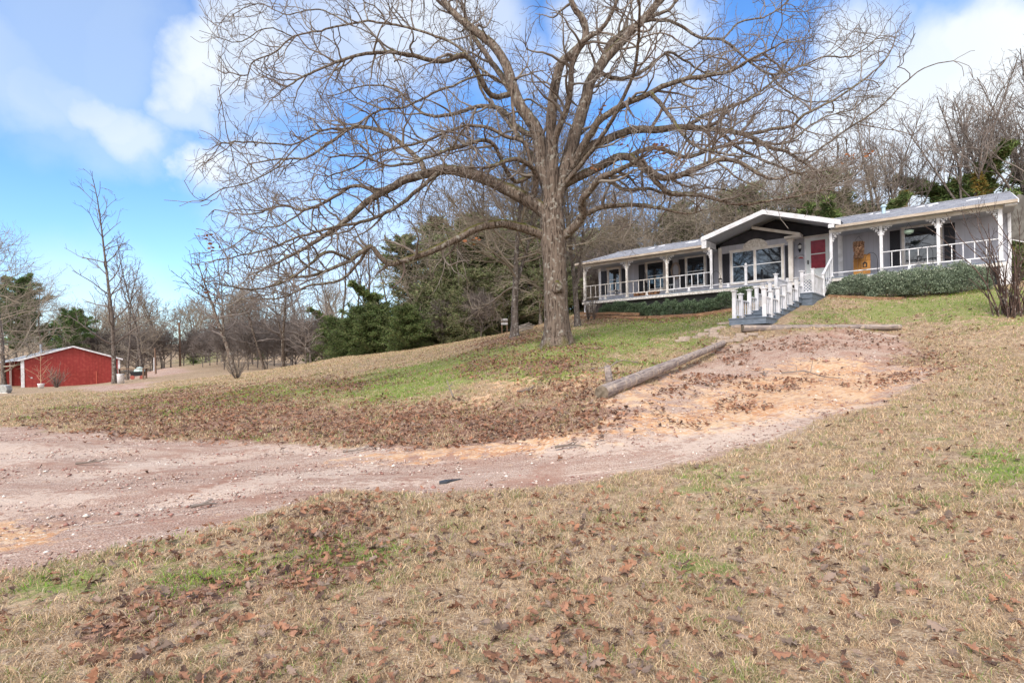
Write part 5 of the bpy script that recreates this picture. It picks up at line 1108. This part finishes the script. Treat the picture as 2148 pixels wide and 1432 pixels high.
MB().prism([(-.5, .35), (.5, .35), (.65, .75), (-.65, .75)], -.4, .4).build('tub', BLACKM, t_); MB().lathe([(.5, 0), (.42, .2), (.2, .4), (.03, .45)], (.1, 0, .76), 9).build('load', mat('tarp', (.40, .50, .48), .6), t_)
for a in (-.4, .4): MB().tube([(a, -.45, .2), (a, -.38, .2)], .2, 12).build('wheel', mat('wheel_red', (.3, .08, .06), .6) if a < 0 else bpy.data.materials['wheel_red'], t_)
MB().bar((-.6, -.3, .7), (-1.2, -.3, .95), .04, .04).build('handle', BLACKM, t_)
t_ = gthing('dark_post', 327, 781, 64, 'short dark wooden post on the far lawn', 'post'); MB().tube([(0, 0, -.2), (-.03, 0, 1.2), (-.06, 0, 2.9)], [.10, .09, .08], 9).build('shaft', PL, t_)
t_ = gthing('white_pole', 323, 776, 72, 'slim white pole beside the short dark post', 'pole'); MB().tube([(0, 0, 0), (.03, 0, 1.6), (.06, 0, 1.65)], .05, 8).lathe([(.08, 0), (.08, .08)], (.05, 0, 1.62), 8).build('shaft', WHITE, t_)
t_ = gthing('utility_pole', 378, 763, 84, 'thin wooden utility pole at the foot of the far hill', 'utility pole')
MB().tube([(0, 0, -.2), (0, 0, 6.5)], [.16, .12], 9).build('shaft', PL, t_); MB().bar((-.5, 0, 6.2), (.5, 0, 6.2), .09, .11).build('crossarm', PL, t_)
t_ = gthing('concrete_block', 5, 833, 44, 'pale chipped concrete block at the far left of the lawn', 'concrete block', .3)
MB().prism([(-.75, -.1), (.35, -.1), (.5, .3), (.42, .62), (.1, .68), (-.2, .62), (-.75, .72)], -.4, .4).build('block', mat('concrete', (.42, .42, .40), .95, (.3, .3, .29), 5., bump=.6), t_, bevel=.04); MB().box(-.8, .55, -.55, -.41, -.05, .1).build('sill_piece', OLDWHITE, t_)
t_ = gthing('slatted_crate', 1058, 679, 40, 'small pale slatted stand in front of the dark cedars', 'stand')
for z0 in (.35, .62): MB().box(-.23, .23, -.02, .02, z0+.3, z0+.46).build('slat', mat('slat_white', (.33, .32, .33), .7) if z0 < .5 else bpy.data.materials['slat_white'], t_)
for a in (-.18, .18): MB().box(a-.03, a+.03, .02, .08, 0, 1.08).build('leg', PL, t_)
t_ = gthing('lumber_pile', 1096, 684, 37, 'loose pile of pale boards behind the twin-stemmed tree', 'board pile', .1); pr = random.Random(8)
for k in range(9): a = pr.uniform(-.35, .35); z0 = .06+.05*k; MB().bar((-.55+pr.uniform(-.2, .2), pr.uniform(-.3, .3), z0*.6+.3*a), (.55+pr.uniform(-.2, .2), pr.uniform(-.3, .3)+a, z0-.2*a+.1), .14, .04).build('board', mat('grey_board', (.30, .26, .23), .9, (.3, .26, .23), 4.) if k == 0 else bpy.data.materials['grey_board'], t_)

# ------------------------------------------------------------------ logs, sticks, stones
LOGM = bark('weathered_log', (.35, .29, .26), (.16, .13, .13), (.48, .38, .30), lich=.7, vs=(.12, 1, 1), sc_=14.)
def log(name, a, b, r0, r1, label, lift=False, n=26, k=18, seed=1):
    A3 = np.array(a, float); B3 = np.array(b, float)
    if lift: tt_ = np.linspace(0, 1, 40); ln_ = A3[None]+(B3-A3)[None]*tt_[:, None]; up_ = max(0, float((hgt(ln_[:, 0], ln_[:, 1])-ln_[:, 2]).max())-.05); A3[2] += up_; B3[2] += up_
    d = (B3-A3)/np.linalg.norm(B3-A3); u = np.cross(d, [0, 0, 1]); u /= np.linalg.norm(u); v = np.cross(u, d); V = []
    for i in range(n+1):
        f = i/n; c = A3+(B3-A3)*f
        for j in range(k):
            a_ = 2*math.pi*j/k; rr = (r0+(r1-r0)*f)*(1+.07*(vnoise(np.array([math.cos(a_)*1.5+seed]), np.array([math.sin(a_)*1.5+f*1.5]), 1.6, 3)[0]-.5)*2)
            V.append(c+(u*math.cos(a_)+v*math.sin(a_))*rr)
    V = np.array(V)-A3; V = np.c_[V@d, V@u, V@v]; MX = Matrix((d, u, v)).transposed(); dl = np.array([1., 0, 0]); fs = [(i*k+j, i*k+(j+1) % k, (i+1)*k+(j+1) % k, (i+1)*k+j) for i in range(n) for j in range(k)]
    t_ = empty(name, tuple(A3), label=label, cat='log'); t_.rotation_euler = MX.to_euler(); raw('trunk', V, fs, LOGM, t_, True)
    for q, nm in ((0, -1), (n, 1)):
        ring = V[q*k:(q+1)*k]; c = ring.mean(0)+dl*nm*.012; VV = [tuple(p) for p in ring]+[tuple(c+(p-c)*.55+dl*nm*.006) for p in ring]+[tuple(c)]
        ff = [(j, (j+1) % k, k+(j+1) % k, k+j) for j in range(k)]+[(k+j, k+(j+1) % k, 2*k) for j in range(k)]; raw('cut_end', VV, ff, CUT, t_)
    return t_
CUT = mat('cut_end', (.20, .16, .12), .95, (.11, .085, .06), 12., bump=.6)
def gp(px, py, Z, dz): x = at(px, py, Z)[0]; return (x, Z, gz(x, Z)+dz)
log('log', gp(1262, 822, 10.6, .11), gp(1518, 722, 19., .07), .135, .085, 'long weathered log lying diagonally at the edge of the parking area')
log('log', gp(1558, 700, 19.9, .13), gp(1888, 692, 20.6, .09), .12, .10, 'straight grey log half sunk in the grass in front of the stairs', lift=True, seed=4)
t_ = gthing('stump_post', 1279, 795, 12.3, 'short leaning upright log beside the near end of the diagonal log', 'post')
MB().tube([(0, 0, -.1), (-.02, 0, .15), (-.05, .0, .36), (-.055, 0, .375)], [.085, .08, .07, .02], 12).build('shaft', LOGM, t_, True)
MB().tube([(-.05, 0, .36), (-.09, 0, .43), (-.03, 0, .47), (.03, 0, .44)], [.012, .01, .009, .006], 5).build('twig', GREYTWIG, t_)
pr = random.Random(17)
STK = [(1240, 768, 14.5, 1.3, .2), (1110, 838, 12.6, .9, 1.5), (1085, 828, 12.8, .7, -1.), (1640, 775, 14.6, 1.6, .1), (1600, 783, 14.2, .8, .9), (950, 838, 13.5, .5, 1.9), (1165, 990, 8.4, .5, .3), (400, 1078, 6.2, .35, .9), (160, 985, 9.3, .6, .1), (720, 968, 9.6, .5, 0), (1680, 725, 18.2, 1.1, .5), (1330, 800, 13., .6, -.3)]
STL = ['long grey branch on the leaves below the oak', 'forked stick at the top of the leaf bank', 'thin stick poking out of the leaf bank', 'long brown stick lying on the orange dirt', 'bent twig below the long stick on the dirt', 'pale upright stick in the bare patch left of the log',
       'dark stick on the gravel drive in line with the oak', 'curled root end on the near left gravel', 'thin dark twig on the far left gravel', 'small twig near the middle of the drive', 'branch lying on the brown gravel below the straight log', 'short stick just left of the diagonal log']
for (px, py, Z, ln, az), lb in zip(STK, STL):
    x = at(px, py, Z)[0]; c, r = walk(pr, (0, 0, .03), unit((math.cos(az), math.sin(az)*.6, .02 if lb[0] != 'p' else .8)), ln, .022, .008, .09, .09, 0); ss = [(c, r)]
    for _ in range(3): j = pr.randrange(2, len(c)-1) if len(c) > 4 else 1; ss.append(walk(pr, c[j], unit((math.cos(az+pr.uniform(-1, 1)), math.sin(az+.7), .3)), ln*.3, .011, .005, .07, .12, 0))
    t_ = chain_obj('fallen_stick', [(ss, 6)], OAKTWIG if 'dark' in lb else GREYTWIG, None); t_.location = (x, Z, gz(x, Z)); tag(t_, lb, 'stick', 'sticks fallen around the drive')
t_ = gthing('dark_scrap', 936, 1014, 7.25, 'flattened dark scrap lying on the gravel near the front lawn', 'scrap', .5)  # flat piece of dark debris
MB().add([(-.11, -.04, .01), (-.02, -.06, .012), (.05, -.02, .018), (.24, .03, .008), (.04, .035, .014), (-.08, .04, .012), (-.01, 0, .03), (-.11, -.04, -.02), (-.02, -.06, -.02), (.05, -.02, -.02), (.24, .03, -.02), (.04, .035, -.02), (-.08, .04, -.02)], [(0, 1, 6), (1, 2, 6), (2, 3, 6), (3, 4, 6), (4, 5, 6), (5, 0, 6), (0, 7, 8, 1), (1, 8, 9, 2), (2, 9, 10, 3), (3, 10, 11, 4), (4, 11, 12, 5), (5, 12, 7, 0)]).build('scrap', mat('scrap_dark', (.05, .055, .065), .5), t_)
STONE = mat('flagstone', (.50, .40, .33), .9, (.38, .30, .25), 3., bump=.5)
pathc = [(1440, 713, 20.3), (1478, 712, 20.4), (1512, 706, 20.8), (1552, 695, 21.4), (1580, 716, 19.2), (1548, 716, 19.4), (1515, 716, 19.6), (1560, 706, 20.2), (1530, 690, 21.9), (1548, 724, 18.5)]
for k in range(44):
    c0 = pr.choice(pathc); px = c0[0]+pr.uniform(-22, 22); py = c0[1]; Z = c0[2]+pr.uniform(-.55, .55); x = at(px, py, Z)[0]; r = pr.uniform(.13, .27); nn = pr.choice([5, 6, 7])
    pts = [(r*pr.uniform(.75, 1.15)*math.cos(6.283*i/nn), r*pr.uniform(.75, 1.15)*math.sin(6.283*i/nn)) for i in range(nn)]
    o = MB().prism(pts, -.05, .035+pr.uniform(0, .012), 'z').build('flagstone', STONE, None); o.location = (x, Z, gz(x, Z)); tag(o, 'flat tan stone of the broken path below the stairs', 'flagstone', 'flagstones of the path below the stairs')

# ------------------------------------------------------------------ grass, leaves and pebbles: nobody could count these
RS = np.random.RandomState(77)
def polar(n, r0, r1, half, pw=.5):
    u = RS.rand(n); e = pw; r = (u*(r1**e-r0**e)+r0**e)**(1/e); ph = RS.uniform(-half, half, n); return r*np.sin(ph), r*np.cos(ph), r
HX = lambda x, y: ((x-HA[0])*HD[0]+(y-HA[1])*HD[1], (x-HA[0])*HN[0]+(y-HA[1])*HN[1])
def free(x, y):
    s, t = HX(x, y); return ~((s > -.3) & (s < 21.2) & (t > -.6)) & ~((s > 12.6) & (s < 14.5) & (t > -10.8))
def blades(name, n, r0, r1, half, green, label, **kw):
    x, y, r = polar(n, r0, r1, half); ok = free(x, y)
    rd = mask('road', x, y, .5, .25); lf = mask('leaf', x, y, 1.5, .7); gn = mask('green', x, y, 1.6, 1.1)
    nz_ = vnoise(x, y, 1.3, 3); nz2 = vnoise(x+40, y, .45, 2); fine = vnoise(x+7, y+13, 5., 2)
    if green: p = np.clip(gn*1.5-.3, 0, 1)*(.4+.6*(fine > .42))+.16*(fine > .62)*(nz2 > .45)
    else: p = (1-.85*np.clip(gn*1.2-.1, 0, 1))*(1-.6*lf*(nz_ < .62))*np.clip(.25+2.2*(vnoise(x, y, 3.1, 3)-.28), .18, 1)
    ok &= (RS.rand(n) < p) & (RS.rand(n) > rd*1.3+(rd > .45))
    x, y, r, fine, nz_ = x[ok], y[ok], r[ok], fine[ok], nz_[ok]; n = len(x); z = hgt(x, y)
    sc_ = (r/3)**.62; tuft = vnoise(x*1.0+3, y*1.0+1, 9., 2); h = RS.uniform(.03, .072, n)*sc_**.42*(.3+.8*fine+.8*np.clip(tuft-.35, 0, 1)); w = RS.uniform(.0011, .0022, n)*sc_*1.1
    if green: h *= .9; w *= 1.25
    a = RS.rand(n)*6.283; ax, ay = np.cos(a), np.sin(a); la = RS.rand(n)*6.283; lean = RS.uniform(.2, 1.5, n)*h; lx, ly = np.cos(la)*lean, np.sin(la)*lean
    b = np.c_[x, y, z-.01]; W = np.c_[ax*w, ay*w, np.zeros(n)]; mid = b+np.c_[lx*.4, ly*.4, h*.62]; tip = b+np.c_[lx*1.15, ly*1.15, h*(.95-.3*RS.rand(n))]
    V = np.stack([b-W, b+W, mid-W*.8, mid+W*.8, tip], 1).reshape(-1, 3); o = np.arange(n)[:, None]*5
    T = np.concatenate([o+[0, 1, 3], o+[0, 3, 2], o+[2, 3, 4]])
    if green: C = np.array([.20, .32, .06])*RS.uniform(.6, 1.35, (n, 1))+np.array([.08, .03, .0])*(RS.rand(n, 1) < .3)
    else:
        C = np.array([.68, .50, .315])*RS.uniform(.5, 1.25, (n, 1)); k = RS.rand(n) < .22; C[k] = np.array([.42, .29, .18])*RS.uniform(.6, 1.2, (k.sum(), 1)); k = RS.rand(n) < .10; C[k] = np.array([.68, .57, .43])*RS.uniform(.8, 1.15, (k.sum(), 1))
        k = RS.rand(n) < .05+.25*(fine > .6); C[k] = np.array([.27, .30, .11])*RS.uniform(.7, 1.2, (k.sum(), 1))
    ob = raw(name, V, T, GRASSM, None, False, np.repeat(C, 5, 0)); tag(ob, label, 'grass', kind='stuff')
blades('dry_grass', 900000, 1.7, 46, R(50), False, 'short dry straw-coloured lawn grass')
blades('green_grass', 330000, 1.7, 40, R(50), True, 'short green grass growing in patches in the lawn')
# oak leaves: a few lobed outlines, cupped and curled
def leaf_proto(seed):
    r = random.Random(seed); L_, Wd = 1., r.uniform(.30, .42); up = []; nl = 4
    for i in range(nl*2+1):
        f = i/(nl*2); w = Wd*math.sin(math.pi*min(1, f*.92+.06))**.7*(1. if i % 2 else .48); up.append((f, w*r.uniform(.85, 1.15)))
    out = [(f, w) for f, w in up]+[(1.05, 0)]+[(f, -w*r.uniform(.85, 1.1)) for f, w in reversed(up)]+[(-.12, 0)]
    cv, tw, bd = r.uniform(.5, 1.8), r.uniform(-1.2, 1.2), r.uniform(-.5, 1.1); V = []
    for f, w in [(q, 0) for q in (.12, .5, .85)]+out: V.append((f-.45, w, cv*w*w+bd*(f-.5)**2*.9+tw*w*(f-.5)+.04*math.sin(f*11+w*9)))
    n = len(out); T = []
    for j in range(n):
        j2 = (j+1) % n; f = (out[j][0]+out[j2][0])/2; c = 0 if f < .33 else 1 if f < .7 else 2; T.append((c, 3+j, 3+j2))
        c2 = 0 if out[j2][0] < .33 else 1 if out[j2][0] < .7 else 2
    for a, b, lo, hi in ((0, 1, .33, 0), (1, 2, .7, 0)):
        for j in range(n):
            j2 = (j+1) % n; fa = (out[j][0]+out[j2][0])/2; k = (j2+1) % n; fb = (out[j2][0]+out[k][0])/2; ca = 0 if fa < .33 else 1 if fa < .7 else 2; cb = 0 if fb < .33 else 1 if fb < .7 else 2
            if {ca, cb} == {a, b}: T.append((a, b, 3+j2))
    return np.array(V), np.array(T)
LPR = [leaf_proto(i) for i in range(7)]
def leaves(name, x, y, size, label, lift=.03):
    n = len(x); z = hgt(x, y); pid = RS.randint(0, 7, n); Vs = []; Ts = []; Cs = []; b0 = 0
    for p in range(7):
        k = np.where(pid == p)[0]; m = len(k); PV, PT = LPR[p]
        if not m: continue
        s = size[k]*RS.uniform(.5, 1.35, m); az = RS.rand(m)*6.283; tx = RS.normal(0, .42, m); ty = RS.normal(0, .42, m); flip = np.where(RS.rand(m) < .5, 1, -1)
        v = PV[None]*s[:, None, None]; v[:, :, 2] *= flip[:, None]; X_, Y_, Z_ = v[..., 0], v[..., 1], v[..., 2]
        c, s_ = np.cos(tx)[:, None], np.sin(tx)[:, None]; Y_, Z_ = Y_*c-Z_*s_, Y_*s_+Z_*c
        c, s_ = np.cos(ty)[:, None], np.sin(ty)[:, None]; X_, Z_ = X_*c+Z_*s_, -X_*s_+Z_*c
        c, s_ = np.cos(az)[:, None], np.sin(az)[:, None]; X_, Y_ = X_*c-Y_*s_, X_*s_+Y_*c
        zz = z[k][:, None]+(lift*RS.uniform(.2, 1.6, m))[:, None]
        Vs.append(np.stack([X_+x[k][:, None], Y_+y[k][:, None], Z_+zz], -1).reshape(-1, 3)); nv = len(PV)
        Ts.append((PT[None]+(np.arange(m)*nv)[:, None, None]).reshape(-1, 3)+b0); b0 += m*nv
        C = np.array([.31, .160, .10])*RS.uniform(.55, 1.3, (m, 1)); q = RS.rand(m) < .25; C[q] = np.array([.28, .20, .155])*RS.uniform(.6, 1.15, (q.sum(), 1)); q = RS.rand(m) < .14; C[q] = np.array([.32, .155, .09])*RS.uniform(.7, 1.2, (q.sum(), 1))
        q = RS.rand(m) < .10; C[q] = np.array([.10, .06, .045]); Cs.append(np.repeat(C, nv, 0))
    ob = raw(name, np.concatenate(Vs), np.concatenate(Ts), LEAFM, None, False, np.concatenate(Cs)); tag(ob, label, 'fallen leaves', kind='stuff')
x, y, r = polar(150000, 1.8, 40, R(50), .8); lf = mask('leaf', x, y, 1.2, .7); rd = mask('road', x, y, .4, .2); cl = vnoise(x+3, y+5, 1.1, 3); fi = vnoise(x, y, 4., 2)
near = (r < 6.5)
p = np.where(near, lf*.40*(fi > .34)+.07+.34*np.clip((cl-.42)*4, 0, 1)*np.clip((fi-.3)*3, 0, 1)*np.clip(1.25-x*.13, .25, 1), lf*.85*(fi > .34)+.05*(cl > .5)+.016)*(1-.93*rd*(lf < .5)); k = (RS.rand(len(x)) < p) & free(x, y)
x, y, r = x[k], y[k], r[k]; leaves('leaf_litter', x, y, .052+.0016*np.minimum(r, 20)+.02*(RS.rand(len(x)) < .3), 'brown curled oak leaves scattered over the lawn and piled along the drive')
# pebbles
x, y, r = polar(60000, 2.5, 26, R(50), .7); rd = mask('road', x, y, .4, .2); k = (rd > .55) & (vnoise(x, y, 1.6, 2) > .36); x, y, r = x[k], y[k], r[k]; n = len(x)
OV = np.array([(1, 0, 0), (.3, .9, 0), (-.8, .55, 0), (-.75, -.6, 0), (.35, -.9, 0), (.1, .05, .75), (0, 0, -.6)]); OT = np.array([(0, 1, 5), (1, 2, 5), (2, 3, 5), (3, 4, 5), (4, 0, 5), (1, 0, 6), (2, 1, 6), (3, 2, 6), (4, 3, 6), (0, 4, 6)])
s = np.exp(RS.normal(-4.9, .45, n))*(1+.05*r); a = RS.rand(n)*6.283; v = OV[None]*s[:, None, None]*RS.uniform(.7, 1.3, (n, 1, 3)); c, s_ = np.cos(a)[:, None], np.sin(a)[:, None]
V = np.stack([v[..., 0]*c-v[..., 1]*s_+x[:, None], v[..., 0]*s_+v[..., 1]*c+y[:, None], v[..., 2]*.8+hgt(x, y)[:, None]-.015], -1).reshape(-1, 3)
C = np.array([.50, .38, .33])*RS.uniform(.5, 1.3, (n, 1)); q = RS.rand(n) < .35; C[q] = np.array([.30, .15, .12])*RS.uniform(.6, 1.2, (q.sum(), 1)); q = RS.rand(n) < .12; C[q] = (.68, .62, .55)
ob = raw('pebbles', V, (OT[None]+(np.arange(n)*7)[:, None, None]).reshape(-1, 3), mat('pebble', (1, 1, 1), .85, attr=True), None, True, np.repeat(C, 7, 0)); tag(ob, 'small pebbles strewn over the gravel drive', 'pebbles', kind='stuff')
for p_ in PROT_EV:
    if 'used' in p_: del p_['used']
for o in bpy.data.objects:
    if 'used' in o: del o['used']
